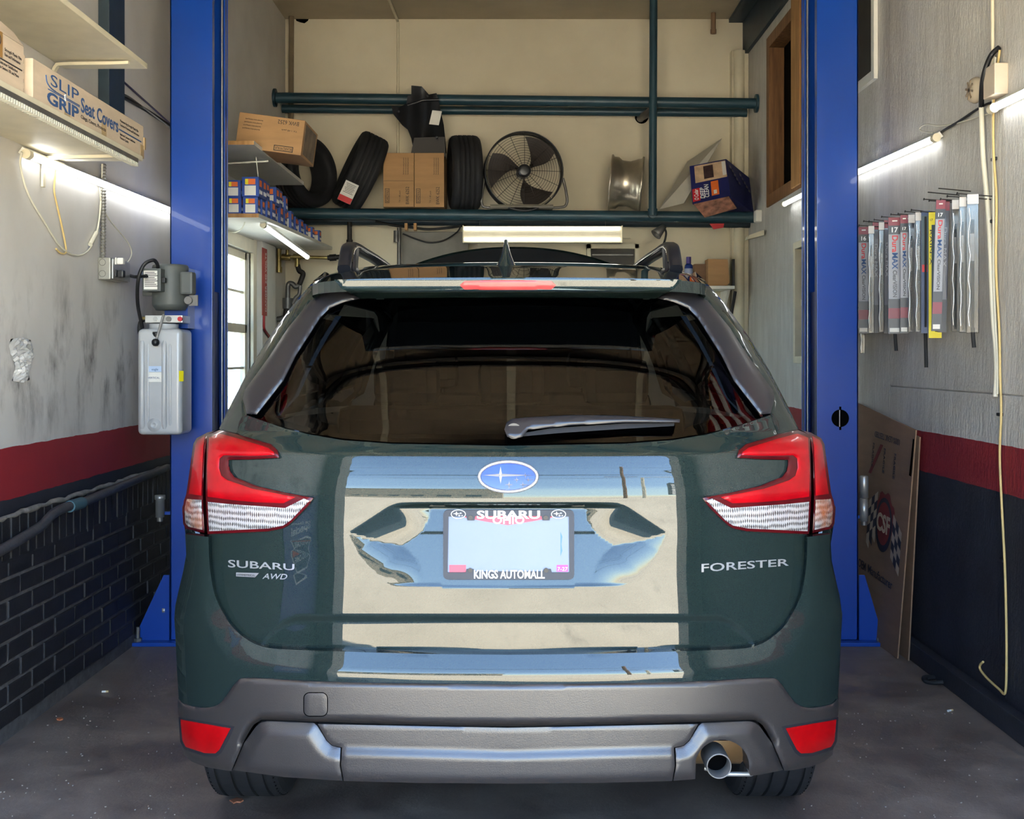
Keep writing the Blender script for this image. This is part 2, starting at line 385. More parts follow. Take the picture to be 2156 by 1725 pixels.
# ------------------------------------------------------------------ the car: surfaces
XC = -0.0235                                               # centre line of the car
def paint_mat():
    s = N('dark_green_metallic_paint'); v = s.obj()
    fl = s.noise(v, 900, 2); c = s.mix(fl, lin((20, 30, 29)), lin((32, 44, 42)))
    s.set(Base_Color=c, Roughness=.5, Metallic=0.0, Coat_Weight=1.0); s.b.inputs['Specular IOR Level'].default_value = 0.0; s.b.inputs['Coat Roughness'].default_value = .012; s.b.inputs['Coat IOR'].default_value = 1.53; return s.m
M_paint = paint_mat()
M_clad = mat('grey_black_moulded_plastic', (44, 41, 40), .34, var=.10, scale=6, bump=.12, bscale=420, spec=.85)
M_gar = mat('satin_black_trim', (34, 34, 38), .32, var=.05, spec=.5)
M_silver = mat('bright_silver_trim', (178, 180, 184), .22, .6, var=.03)
M_gap = mat('black_shut_gap', (8, 8, 9), .8, var=.1, spec=0.0)
def lens_mat(name, c0, c1, rough=.06, ribs=0.0):
    s = N(name); v = s.obj(); w = s.n('ShaderNodeTexWave', wave_type='BANDS', bands_direction='X'); w.inputs['Scale'].default_value = 60; s.l(v, w.inputs['Vector'])
    f = s.ramp(s.noise(v, 14, 3), .3, .7) if not ribs else w.outputs['Fac']
    s.set(Base_Color=s.mix(f, lin(c0), lin(c1)), Roughness=.3, Coat_Weight=.6); s.b.inputs['Coat Roughness'].default_value = rough; s.b.inputs['Coat IOR'].default_value = 1.35; s.b.inputs['Specular IOR Level'].default_value = .2; return s.m
M_lens = lens_mat('red_lamp_lens', (138, 2, 12), (166, 4, 18)); M_lens_dk = lens_mat('dark_red_lamp_housing', (60, 4, 10), (80, 6, 14)); M_refl = lens_mat('red_reflector', (136, 2, 6), (160, 3, 9))
M_brakelens = lens_mat('pink_red_brake_lens', (190, 52, 54), (208, 70, 66))
def clear_mat(name, amber):
    s = N(name); v = s.obj()
    ws = []
    for d, k in (('X', 58), ('Z', 21)):
        w = s.n('ShaderNodeTexWave', wave_type='BANDS', bands_direction=d); w.inputs['Scale'].default_value = k; w.inputs['Distortion'].default_value = 3.5; s.l(v, w.inputs['Vector']); ws.append(w.outputs['Fac'])
    f = s.ramp(s.math('ADD', s.math('MULTIPLY', ws[0], .5), s.math('MULTIPLY', ws[1], .5)), .25, .6)
    c = s.mix(f, lin((84, 80, 80)), lin((178, 178, 178)))
    if amber: c = s.mix(s.ramp(s.noise(v, 9, 3), .42, .66), c, lin((176, 104, 60)))
    s.set(Base_Color=c, Roughness=.18, Coat_Weight=1.0); s.b.inputs['Metallic'].default_value = .25; s.bump(f, .3, .003); return s.m
M_clear = clear_mat('clear_ribbed_lens', False); M_clear_a = clear_mat('clear_amber_lens', True)

def make_prof(tab, sig=.004):
    zt = np.array([t[0] for t in tab]); yt = np.array([t[1] for t in tab]); zz = np.arange(.1, 2.0, .001); yy = np.interp(zz, zt, yt)
    k = np.exp(-.5*(np.arange(-30, 31)*.001/sig)**2); k /= k.sum(); yp = np.pad(yy, 30, mode='edge'); ys = np.convolve(yp, k, 'valid')
    return lambda z: np.interp(z, zz, ys)
prof_q = make_prof([(.25, 2.90), (.34, 2.85), (1.10, 2.85), (1.17, 2.885), (1.53, 3.13), (1.58, 3.17), (1.62, 3.40), (1.66, 3.65), (1.69, 4.2)], .012)
def Dz(z): return np.interp(z, [.2, 1.10, 1.22, 1.7], [.42, .42, .32, .28])
A_, N_ = .17, 4.0
SIL = [(564, 690), (569, 675), (582, 665), (619, 634.5), (656, 604), (717, 560), (785, 519), (849, 485.5), (900, 459), (912, 430), (922, 414), (934, 406), (992, 397.4), (1039, 390.6), (1069.6, 383), (1103.5, 383), (1124, 389), (1168, 390), (1202, 384), (1246, 373.7), (1276, 367), (1303, 365), (1335, 367), (1419, 371), (1473, 374), (1500, 372.5), (1520, 377), (1575, 382), (1600, 390), (1650, 400)]
def fit_w():
    zs, ws = [], []
    ss = np.linspace(.3, .9999, 400)
    for py, px in SIL:
        Y = 3.25; w = .8
        for _ in range(40):
            z = H - (py-VY)*Y/F
            Xp = -w*ss; Yc = prof_q(z) + A_*Xp**2 + Dz(z)*(1-(1-ss**N_)**(1/N_)); r = (Xp+XC)/Yc
            i = r.argmin(); Y = Yc[i]; w *= ((px-VX)/F) / r[i]
        zs.append(H - (py-VY)*Y/F); ws.append(w)
    o = np.argsort(zs); return np.array(zs)[o], np.array(ws)[o]
WZ, WW = fit_w()
def w_of(z): return np.interp(z, WZ, WW)
class Surf:
    def __init__(s, tab, sig=.004, D=1.0, a=A_): s.p = make_prof(tab, sig); s.D = D; s.a = a
    def __call__(s, Xp, z):
        y = s.p(z) + s.a*Xp**2
        if s.D:
            w = w_of(z); r = np.clip(np.abs(Xp)/w, 0, 1); y = y + s.D*Dz(z)*(1-(1-r**N_)**(1/N_)); y = np.where(np.abs(Xp) > w*.9995, 50.0, y)
        return y
S_t = Surf([(.60, 2.834), (.752, 2.835), (1.037, 2.838), (1.06, 2.8404), (1.085, 2.8444), (1.11, 2.8499), (1.1355, 2.8568), (1.175, 2.889), (1.3, 2.96)], .0028)
S_b = Surf([(.25, 2.86), (.33, 2.825), (.38, 2.803), (.45, 2.80), (.9, 2.80), (1.1, 2.82), (1.2, 2.9)], .006)
S_q = Surf([(.25, 2.90), (.34, 2.85), (1.10, 2.85), (1.17, 2.885), (1.53, 3.13), (1.58, 3.17), (1.62, 3.40), (1.66, 3.65), (1.69, 4.2)], .012)
S_g = Surf([(1.05, 2.815), (1.17, 2.892), (1.35, 3.004), (1.53, 3.132), (1.62, 3.21)], .02)
S_s = Surf([(1.50, 3.20), (1.522, 3.10), (1.540, 3.005), (1.544, 2.992), (1.572, 2.985), (1.58, 2.992), (1.60, 3.05)], .0018, 0.0)
def solve(S, px, py, off):
    px = np.array(px, float); py = np.array(py, float); off = np.broadcast_to(np.asarray(off, float), px.shape)
    def g(t, x): return t - (S((x-VX)*t/F - XC, H-(py-VY)*t/F) + off)
    for it in range(80):
        lo = np.full(px.shape, 2.5); hit = np.zeros(px.shape, bool); hi = np.full(px.shape, 4.6)
        ts = np.linspace(2.5, 4.6, 106)
        for t in ts[1:]:
            q = g(np.full(px.shape, t), px) >= 0; new = q & ~hit; hi = np.where(new, t, hi); lo = np.where(~q & ~hit, t, lo); hit |= q
        if hit.all(): break
        px = np.where(hit, px, px + (1069.5-px)*.003)
    for _ in range(40):
        mid = (lo+hi)/2; q = g(mid, px) >= 0; hi = np.where(q, mid, hi); lo = np.where(q, lo, mid)
    t = (lo+hi)/2
    return np.stack([(px-VX)*t/F, t, H-(py-VY)*t/F], -1)
def smooth01(x): x = np.clip(x, 0, 1); return x*x*(3-2*x)
def pdist(px, py, line, closed=False):                       # distance in pixels to a polyline
    L = np.array(line, float); A = L if closed else L[:-1]; B = np.roll(L, -1, 0) if closed else L[1:]
    d = np.full(np.shape(px), 1e9)
    for a, b in zip(A, B):
        e = b-a; q = np.clip(((px-a[0])*e[0]+(py-a[1])*e[1])/max(e@e, 1e-9), 0, 1); d = np.minimum(d, np.hypot(px-a[0]-q*e[0], py-a[1]-q*e[1]))
    return d
def resample(poly, step):
    out = []; n = len(poly)
    for i in range(n):
        a = np.array(poly[i], float); b = np.array(poly[(i+1) % n], float); k = max(1, int(np.hypot(*(b-a))/step))
        for j in range(k): out.append(tuple(a+(b-a)*j/k))
    return out
def smooth_poly(pts, n=4):                                   # closed or open curve rounding
    return [(p.x, p.y) for p in spline([(a, b, 0) for a, b in pts], n)]
def mir(pts): return [(2139-x, y) for x, y in reversed(pts)]
def fill(poly, step, lines=()):
    b = resample(poly, step*1.2); B = np.array(b); x0, y0 = B.min(0); x1, y1 = B.max(0)
    gx, gy = np.meshgrid(np.arange(x0+step*.5, x1, step), np.arange(y0+step*.5, y1, step)); gx = gx.ravel(); gy = gy.ravel()
    ins = np.zeros(gx.shape, bool); j = len(b)-1
    for i in range(len(b)):
        xi, yi = b[i]; xj, yj = b[j]
        c = ((yi > gy) != (yj > gy)) & (gx < (xj-xi)*(gy-yi)/((yj-yi) or 1e-12)+xi); ins ^= c; j = i
    gx, gy = gx[ins], gy[ins]; d = pdist(gx, gy, b, True); k = d > step*.45; gx, gy = gx[k], gy[k]
    ex = []; ed = []
    for L in lines:                                          # crease lines become edges of the mesh
        q = resample(list(L), step)
        if tuple(L[0]) != tuple(L[-1]): q = resample(list(L)+list(L[::-1])[1:-1], step); q = q[:len(q)//2+1]
        k = len(b)+len(ex); ex += q; ed += [(k+i, k+i+1) for i in range(len(q)-1)]; d = pdist(gx, gy, q); m_ = d > step*.5; gx, gy = gx[m_], gy[m_]
    pts = [Vector(p) for p in b] + [Vector(p) for p in ex] + [Vector((x, y)) for x, y in zip(gx, gy)]; n = len(b)
    r = delaunay_2d_cdt(pts, [(i, (i+1) % n) for i in range(n)] + ed, [list(range(n))], 1, 1e-6)
    return np.array([(v.x, v.y) for v in r[0]]), [tuple(f) for f in r[2]]
def flat_skin(V, fs, thick, name, m, parent, mirror=False, label=None, nrm=None):
    """links a skin of 3D points with a rim pushed back by the vector thick"""
    if mirror: V = V.copy(); V[:, 0] = 2*XC - V[:, 0]; fs = [f[::-1] for f in fs]; thick = (-thick[0], thick[1], thick[2])
    mb = MB(); mb.add([tuple(p) for p in V], fs, True)
    cnt = {}
    for f in fs:
        for i in range(len(f)):
            e = (f[i], f[(i+1) % len(f)]); cnt[e] = 1
    rim = [e for e in cnt if (e[1], e[0]) not in cnt]
    t = np.array(thick)
    vs = []; fl = []
    for a, b in rim:
        o = len(vs); vs += [tuple(V[b]), tuple(V[a]), tuple(V[a]+t), tuple(V[b]+t)]; fl.append((o, o+1, o+2, o+3))
    mb.add(vs, fl, False)
    ob = mb.build(name, m, parent)
    if nrm is not None:                                      # exact surface normals keep the mirror images clean
        if mirror: nrm = nrm*np.array([-1, 1, 1])
        R = np.array(vs).reshape(-1, 4, 3); rn = np.cross(R[:, 1]-R[:, 0], R[:, 2]-R[:, 0]); rn /= np.maximum(np.linalg.norm(rn, axis=1, keepdims=True), 1e-9)
        ob.data.normals_split_custom_set_from_vertices(np.vstack([nrm, np.repeat(rn, 4, 0)]).tolist())
    if label: ob['label'] = label
    return ob
def orient(V, fs, toward):                                    # make faces look towards a direction
    a = np.zeros(3)
    for f in fs[:400]: a += np.cross(V[f[1]]-V[f[0]], V[f[2]]-V[f[0]])
    return [f[::-1] for f in fs] if a @ np.array(toward) < 0 else fs
def patch(name, poly, S, m, parent, off=0.0, step=7, rnd=0, rd=0.0, thick=.03, both=False, label=None, lines=(), exact=0.0):
    uv, fs = fill(poly, step, lines)
    def at(x, y):
        o = off(x, y) if callable(off) else np.full(len(x), float(off))
        if rnd: d = np.clip(pdist(x, y, poly, True)/rnd, 0, 1); o = o + rd*(1-np.sqrt(1-(1-d)**2))
        return solve(S, x, y, o)
    V = at(uv[:, 0], uv[:, 1]); fs = orient(V, fs, (0, -1, 0)); nn = None
    if exact:
        x, y = uv[:, 0], uv[:, 1]; nn = np.cross(at(x+exact, y)-at(x-exact, y), at(x, y+exact)-at(x, y-exact)); nn /= np.maximum(np.linalg.norm(nn, axis=1, keepdims=True), 1e-12); nn *= np.where(nn[:, 1:2] > 0, -1, 1)
    r = [flat_skin(V, fs, (0, thick, 0), name, m, parent, label=label, nrm=nn)]
    if both: r.append(flat_skin(V, fs, (0, thick, 0), name, m, parent, mirror=True, label=label))
    return r

CAR = thing('car', 'dark green compact SUV backed into the bay with its rear facing out', 'car', (XC, 3.9, 0))
# ---- outlines traced on the rear, left half, in pixels
GLASS = [(535, 882), (594, 801), (621, 747), (672, 668), (692, 647), (722, 634), (757, 626), (1069.5, 620)]
GLASS = GLASS + mir(GLASS)[1:] + [(2139-604, 901), (2139-655, 913), (2139-722, 924), (2139-824, 931.5), (1069.5, 936), (824, 931.5), (722, 924), (655, 913), (604, 901)]
SEAM = smooth_poly([(440, 1128), (442, 1185), (452.6, 1249), (473, 1293), (503, 1328), (541, 1352), (588, 1361), (716, 1366), (880, 1371), (1069.5, 1373)], 3)
CREASE = smooth_poly([(428, 1120), (425, 1200), (424, 1269), (431, 1303), (451.6, 1344), (468, 1368), (486, 1387), (536, 1404), (607, 1410), (716, 1416), (880, 1420), (1069.5, 1421)], 3)
TAIL_TOP = [(517, 874), (604, 904), (655, 916), (722, 927), (824, 934.5), (1069.5, 939)]
RECESS = [(824, 1063), (733, 1122), (750, 1161), (787, 1211), (806, 1226), (835, 1232), (1069.5, 1237)]
tg_poly = TAIL_TOP + mir(TAIL_TOP)[1:] + [(2139-503, 914), (2139-450, 1000)] + [(2139-x, y) for x, y in SEAM] + SEAM[::-1][1:] + [(450, 1000), (503, 914)]
tg_poly = [p for i, p in enumerate(tg_poly) if p != tg_poly[i-1]]
rec_l = [(824, 1063), (733, 1122), (750, 1161), (787, 1211), (806, 1226)]; rec_r = mir(rec_l)
rec_poly = RECESS + mir(RECESS)[1:]
def in_poly(px, py, poly):
    ins = np.zeros(np.shape(px), bool); j = len(poly)-1
    for i in range(len(poly)):
        xi, yi = poly[i]; xj, yj = poly[j]; ins ^= ((yi > py) != (yj > py)) & (px < (xj-xi)*(py-yi)/((yj-yi) or 1e-12)+xi); j = i
    return ins
def off_tail(px, py):
    ins = in_poly(px, py, rec_poly)
    side = np.clip(np.minimum(pdist(px, py, rec_l), pdist(px, py, rec_r))/84.0, 0, 1); top = smooth01((py-1061)/9.0)
    dep = np.interp(py, [1060, 1066, 1236], [.037, .037, .001])
    o = np.where(ins, dep*np.minimum(side, 1)*top, 0.0)
    ax = np.abs(px-1069.5); yt = 1294 + np.where(ax > 432, ((ax-432)/60.0)**2*26, 0)
    fade = smooth01((540-ax)/90.0)
    o = o + .0085*fade*smooth01((py-yt)/17.0)
    return o
tailgate = patch('tailgate', tg_poly, S_t, M_paint, CAR, off_tail, 5, 5, .004, lines=[rec_poly, [(835, 1231), (885, 1150), (909, 1063)], [(1304, 1231), (1254, 1150), (1230, 1063)]], exact=2.0)[0]
patch('shut_gap', [(452, 915), (2139-452, 915), (2139-402, 1120), (2139-395, 1300), (2139-400, 1560), (400, 1560), (395, 1300), (402, 1120)], S_q, M_gap, CAR, .035, 22, thick=.01)
# bumper skin
clad_top = smooth_poly([(374, 1470), (387, 1483), (424, 1491), (452, 1488), (469, 1475), (499, 1435), (519, 1428.5), (570, 1430), (716, 1437), (1069.5, 1442)], 4)
bump_l = [(x-1 if y < 1250 else x, y+6 if x > 480 else y+3) for x, y in SEAM]
sil_l = [(390, 1125), (392, 1168), (386, 1202), (375.5, 1246), (369, 1276), (367, 1303), (369, 1335), (373, 1419), (376, 1466)]
bump_poly = sil_l + clad_top[1:] + mir(clad_top)[1:] + mir(sil_l) + [(2139-x, y) for x, y in bump_l] + bump_l[::-1][1:]
crease_full = CREASE + mir(CREASE)[1:]
shelf_poly = crease_full + [(2139-428, 900), (428, 900)]
def off_bump(px, py):
    d = pdist(px, py, crease_full); d = np.where(in_poly(px, py, shelf_poly), d, -d); return .00036*4*np.log1p(np.exp(np.clip(d/4, -30, 30)))
patch('bumper_skin', bump_poly, S_b, M_paint, CAR, off_bump, 6, 3, .002, exact=2.0)
# moulded cladding, skid panel, lower corners
clad_bot = smooth_poly([(487, 1624), (500, 1592), (513, 1563), (530, 1532), (545, 1520), (562, 1516), (661, 1520), (860, 1526), (1069.5, 1530)], 4)
cl_side = [(374, 1474), (374, 1500), (379, 1519), (382, 1560), (386, 1589), (404, 1604), (435, 1616), (470, 1622)]
clad_poly = clad_top[1:] + mir(clad_top)[1:-1] + mir(cl_side)[::-1] + [(2139-x, y) for x, y in clad_bot] + mir([(2139-x, y) for x, y in clad_bot])[1:] + cl_side[::-1]
cb_full = clad_bot[8:] + mir(clad_bot[8:])[1:]
def off_clad(px, py):
    d = pdist(px, py, cb_full); return -.010 + .016*(1-smooth01((d-1)/11.0)) + .05*smooth01((py-1585)/60)*smooth01((480-np.minimum(px, 2139-px))/90)
cladding = patch('bumper_cladding', clad_poly, S_b, M_clad, CAR, off_clad, 6, 8, .007, .05)[0]
skid_l = [(669, 1525), (688, 1559), (700, 1570), (720, 1574.5), (718, 1612), (724, 1645)]
skid_poly = skid_l + [(880, 1649), (1069.5, 1650.5), (1259, 1649)] + mir(skid_l) + [(1259, 1529.5), (1069.5, 1533), (880, 1529.5)]
def off_skid(px, py):
    yc = np.interp(np.abs(px-1069.5), [0, 350], [1582, 1572]); return .004 - .0095*(.3*smooth01((py-yc)/19.0)+.7*np.clip((py-yc)/19.0, 0, 1))
patch('skid_panel', skid_poly, S_b, M_clad, CAR, off_skid, 6, 3, .002, .06)
val_top = [(490, 1622), (514, 1565), (539, 1530), (549, 1522), (562, 1519), (661, 1523)]
val_seam = [(668, 1529), (687, 1560), (699, 1571), (717, 1575.5), (715, 1612), (721, 1644.5)]
vt_line = val_top + val_seam[:4]
def off_val(px, py):
    q = np.minimum(px, 2139-px); d = pdist(q, py, vt_line)/27.0; return .004 - .0125*(.3*smooth01(d)+.7*np.clip(d, 0, 1))
val_poly = val_top + val_seam + [(600, 1637)]
patch('lower_corner', val_poly, S_b, M_clad, CAR, off_val, 6, 3, .002, .06)
ex = [(1520.5 + 57*math.cos(t), 1614 + 56*math.sin(t)) for t in np.linspace(math.radians(194), math.radians(371), 16)]
valr = [(2139-x, y) for x, y in val_top[::-1]]
valr_poly = valr + [(1600, 1632), (1580, 1634)] + [(1576.5, 1624)] + ex[::-1][1:] + [(1464, 1641)] + [(1418, 1644.5)] + [(2139-x, y) for x, y in val_seam[::-1][1:]]
patch('lower_corner', valr_poly, S_b, M_clad, CAR, off_val, 5, 3, .002, .08)
# reflectors, tow cover
rf = [(380, 1516), (485, 1534.5), (474, 1556), (462, 1579), (453, 1587), (430, 1586), (391, 1573), (384, 1560)]
rfo = [(376, 1510), (494, 1530), (481, 1560), (466, 1586), (455, 1594), (428, 1592), (388, 1579), (379, 1562)]
patch('reflector_bezel', rfo, S_b, M_gar, CAR, -.012, 8, 3, .002, .02, True)
patch('reflector', rf, S_b, M_refl, CAR, -.016, 8, 3, .002, .01, True, label='red bumper reflector')
def rrect(x0, y0, x1, y1, r, n=5):
    out = []
    for cx, cy, a in ((x1-r, y0+r, -90), (x1-r, y1-r, 0), (x0+r, y1-r, 90), (x0+r, y0+r, 180)):
        for k in range(n+1): t = math.radians(a+90*k/n); out.append((cx+r*math.cos(t), cy+r*math.sin(t)))
    return out
patch('tow_eye_gap', rrect(638.5, 1458, 690.5, 1509.5, 13), S_b, M_gap, CAR, -.0104, 8, thick=.004)
patch('tow_eye_cover', rrect(640.5, 1460, 688.5, 1507.5, 11), S_b, M_clad, CAR, -.0115, 8, 2, .0008, .004)
# tail lamps: on the gate and on the body
LI = [(436, 916), (462, 905.5), (502, 915.5), (570, 936), (584, 949), (587.5, 964), (540, 967), (481, 968.5), (481, 980), (484, 993), (493, 1005), (540, 1024), (600, 1038), (660, 1049), (648, 1066), (618, 1096), (606, 1107), (595, 1113), (567, 1119), (485, 1123), (437, 1125), (433, 1040)]
LI_red = [(440, 922), (462, 913), (500, 923), (564, 943), (576, 952), (578, 958), (535, 960), (470, 959), (462, 966), (461, 986), (466, 1002), (478, 1011), (530, 1029), (622, 1047), (597, 1060), (540, 1058), (486, 1053), (437, 1046), (436, 985)]
LI_clr = [(437, 1057), (486, 1062), (560, 1067), (600, 1070), (640, 1050), (651, 1055), (612, 1096), (596, 1107), (566, 1113), (485, 1117), (440, 1119)]
LO = [(455, 906), (436, 911), (414, 923), (407, 935), (399, 992), (392.5, 1039), (386, 1047), (383.5, 1069), (385.5, 1103), (391, 1113), (410, 1118), (430, 1123), (427, 1048), (430, 960), (437, 916)]
LO_red = [(432, 918), (416, 927), (411, 938), (404, 992), (397, 1040), (424, 1044), (426, 985), (428, 940)]
LO_clr = [(393, 1051), (388.5, 1070), (390, 1101), (396, 1109), (426, 1116), (424, 1053)]
for nm, A, B, C, off in (('tail_light', LI, LI_red, LI_clr, -.012), ('side_tail_light', LO, LO_red, LO_clr, -.006)):
    pr = patch(nm, A, S_q if nm[0] == 's' else S_t, M_lens_dk, CAR, off, 5, 5, .004, .05, True)
    for pobj, sgn in zip(pr, (0, 1)):
        S_ = S_q if nm[0] == 's' else S_t
        for nn, poly, mm in (('red_lens', B, M_lens), ('clear_lens', C, M_clear if nm[0] == 't' else M_clear_a)):
            uv, fs = fill(poly, 5); d = np.clip(pdist(uv[:, 0], uv[:, 1], poly, True)/4, 0, 1)
            V = solve(S_, uv[:, 0], uv[:, 1], off-.004+.003*(1-np.sqrt(1-(1-d)**2))); fs = orient(V, fs, (0, -1, 0))
            flat_skin(V, fs, (0, .006, 0), nn, mm, pobj, mirror=bool(sgn))
# side pillars and their dark garnish
PIL = [(461, 903), (487.5, 849), (521, 785), (562, 717), (606, 656), (636, 619.5), (662, 590), (684, 572), (704, 586), (718, 607), (690, 613), (656, 633), (608, 691), (568, 752), (518, 822), (513, 839), (520, 872), (504, 914), (470, 906)]
patch('rear_pillar', PIL, S_q, M_paint, CAR, 0.0, 6, 4, .004, .05, True)
GAR = [(519, 871), (511, 840), (515, 822), (566, 752), (606, 691), (654, 633), (688, 612.5), (716, 607), (758, 628), (724, 636), (694, 649), (674, 669), (623, 748), (596, 802), (540, 873)]
patch('pillar_garnish', GAR, S_q, M_gar, CAR, -.016, 6, 12, .010, .05, True)
rear_glass = patch('rear_window', GLASS, S_g, M_tint, CAR, .006, 9, thick=.004)[0]
# black ceramic border of the window
def border(poly_in, poly_out, S, off, name, m):
    pts = []
bdr = [(1069.5, 936), (824, 931.5), (722, 924), (655, 913), (604, 901), (535, 882), (545, 866), (606, 889), (655, 902), (722, 914), (824, 922), (1069.5, 926)]
bdr = bdr[:6] + bdr[6:] ; bdr_full = [(2139-x, y) for x, y in bdr[:6]][::-1] + bdr[1:6] + bdr[6:] + [(2139-x, y) for x, y in bdr[6:][::-1]][1:]
patch('window_border', bdr_full, S_g, mat('black_ceramic_edge', (12, 13, 15), .12, var=.05), CAR, .008, 9, thick=.003)
# spoiler with the high brake lamp
sp_top = [(703, 589), (760, 587), (900, 585), (1069.5, 584)]; sp_bot = [(718, 607), (758, 629), (830, 628), (1069.5, 626)]
sp_poly = sp_top + mir(sp_top)[1:] + mir(sp_bot)[::-1][::-1] + sp_bot[::-1][1:]
sp_poly = sp_top + mir(sp_top)[1:] + [(2139-x, y) for x, y in sp_bot] + sp_bot[::-1][1:]
spoiler = patch('roof_spoiler', sp_poly, S_s, M_paint, CAR, 0.0, 4, 2, .001, .06)[0]
patch('high_brake_light', [(968, 601), (978, 592), (1020, 590.5), (1119, 590.5), (1161, 592), (1171, 601), (1161, 609.5), (1119, 610.5), (1020, 610.5), (978, 609.5)], S_s, M_brakelens, CAR, -.004, 5, 3, .002, .02, label='pink-red lamp strip')
# roof skin
ZR = make_prof([(0, 0), (1, 0)])
zr_t = np.array([(2.94, 1.566), (3.0, 1.575), (3.15, 1.597), (3.4, 1.634), (3.8, 1.679), (4.2, 1.702), (4.7, 1.708), (5.3, 1.69), (5.7, 1.655)])
def zr(Y): return np.interp(Y, zr_t[:, 0], zr_t[:, 1])
gy = np.linspace(0, 1, 70); gx = np.linspace(-1, 1, 61); V = []; fs = []
for u in gy:
    for x in gx:
        r = min(abs(x), .9995); ys = 2.992 + .05*x*x + .42*(1-(1-r**4)**.25); Y = ys + (5.72-ys)*u**1.4
        x = x*float(np.interp(Y, [3.0, 3.5, 4.2, 5.7], [.53, .575, .60, .58]))
        zz = float(np.mean([zr(Y+d) for d in (-.05, -.025, 0, .025, .05)])) - .05*x*x - .085*(1-(1-r**6)**(1/6.))
        V.append((x+XC, Y, zz))
nx = len(gx)
for i in range(len(gy)-1):
    for j in range(nx-1): fs.append((i*nx+j, i*nx+j+1, (i+1)*nx+j+1, (i+1)*nx+j))
V = np.array(V); fs = orient(V, fs, (0, 0, 1)); flat_skin(V, fs, (0, 0, -.03), 'roof', M_paint, CAR)
for sgn in (-1, 1):                                           # raised rails
    pts = [(sgn*.512, 3.66, 1.645), (sgn*.516, 3.74, 1.70), (sgn*.52, 3.82, 1.725), (sgn*.522, 3.94, 1.74), (sgn*.524, 4.2, 1.745), (sgn*.524, 4.6, 1.75), (sgn*.520, 5.1, 1.745), (sgn*.512, 5.42, 1.735), (sgn*.505, 5.58, 1.68)]
    sp = spline([(p[0]+XC, p[1], p[2]) for p in pts], 6)
    q = MB()
    n = len(sp)
    for k in range(n-1):
        a, b = sp[k], sp[k+1]
    vs = []; fl = []
    for k, p in enumerate(sp):
        d = (sp[min(k+1, n-1)]-sp[max(k-1, 0)]).normalized(); s_ = Vector((1, 0, 0)); up = d.cross(s_).normalized()*-1
        if up.z < 0: up = -up
        for i in range(10):
            t = 2*math.pi*i/10; vs.append(p + s_*.021*math.copysign(abs(math.cos(t))**.6, math.cos(t)) + up*.016*math.copysign(abs(math.sin(t))**.6, math.sin(t)))
    for k in range(n-1):
        for i in range(10): fl.append((k*10+i, k*10+(i+1) % 10, (k+1)*10+(i+1) % 10, (k+1)*10+i))
    q.add(vs, fl, True); q.add(vs, [tuple(range(10)), tuple(range((n-1)*10, n*10))])
    rail = q.build('roof_rail', M_gar, CAR)
    for Y in (3.80, 4.66, 5.44):
        q = MB(); q.obox((sgn*.516+XC, Y+.05, 1.685), (.019, 0, 0), (0, .07 if Y > 4 else .035, 0), (0, .02, .05), .008); q.build('rail_foot', M_gar, rail)
    q = MB(); q.tube([(p.x-sgn*.0195, p.y, p.z-.002) for p in sp[3:-3]], .0045, 6); q.build('bright_strip', M_chrome, rail)
# shark-fin aerial
q = MB(); vs = []; fl = []; secs = []
for k in range(9):
    u = k/8; zz = 1.632 + .086*u; half = .030*(1-u)**1.5 + .005; y0 = 3.44 + .028*u; y1 = 3.62 - .11*u
    for i in range(14):
        t = 2*math.pi*i/14; vs.append((XC-.011+half*math.cos(t), (y0+y1)/2 + (y1-y0)/2*math.sin(t), zz))
for k in range(8):
    for i in range(14): fl.append((k*14+i, k*14+(i+1) % 14, (k+1)*14+(i+1) % 14, (k+1)*14+i))
q.add(vs, fl, True); q.add(vs, [tuple(range(8*14, 9*14))]); q.build('roof_aerial', M_paint, CAR)
# rear wiper
arm = [(1062, 905), (1066, 891), (1078, 883), (1111, 879.6), (1212, 874.5), (1310, 876), (1432, 883.5), (1431, 890), (1314, 890), (1200, 896), (1112, 905), (1106, 912), (1100, 920), (1085, 924), (1068, 920)]
wiper = patch('rear_wiper', arm, S_g, M_gar, CAR, -.040, 5, 5, .006, .022)[0]
uvb = [(1088, 915), (1160, 902), (1314, 892), (1420, 891), (1419, 897), (1300, 904), (1180, 912), (1090, 920)]
uv, fs = fill(uvb, 6); Vb = solve(S_g, uv[:, 0], uv[:, 1], -.018); fs = orient(Vb, fs, (0, -1, 0)); flat_skin(Vb, fs, (0, .02, 0), 'wiper_blade', M_rubber, wiper)
q = MB(); a = P(1082, 905, 2.93); q.cyl((a.x, 2.875, a.z), (a.x, 2.96, a.z), .019, seg=20); q.build('wiper_pivot', M_gar, wiper)
# badge, lettering, camera, plate
def on(S, offf):
    def fn(px, py, d):
        o = offf(np.array([px]), np.array([py])) if callable(offf) else np.array([offf]); v = solve(S, [px], [py], o-d)[0]; return Vector(v)
    return fn
sf = on(S_t, off_tail)
def batch_px(S, offf, pts, d):
    a = np.array(pts, float); o = offf(a[:, 0], a[:, 1]) if callable(offf) else np.full(len(a), offf)
    return solve(S, a[:, 0], a[:, 1], o - np.asarray(d))
def text_px(name, string, x0, x1, ybl, ybr, h0, h1, m, parent, depth=.003, lift=0.0, bold=0.0, shear=0.0, offf=off_tail, S=S_t):
    vs, fs, w, hh = text_mesh(string, bold, 1.0, shear); pts = []; ds = []
    for x, y, lay in vs:
        u = x/w; pts.append((x0+(x1-x0)*u, (ybl+(ybr-ybl)*u) - (h0+(h1-h0)*u)*y/.73)); ds.append(lift+depth*lay)
    V = batch_px(S, offf, pts, ds); q = MB(); q.add([tuple(p) for p in V], fs); return q.build(name, m, parent)
EM = (1070.0, 1004.0)
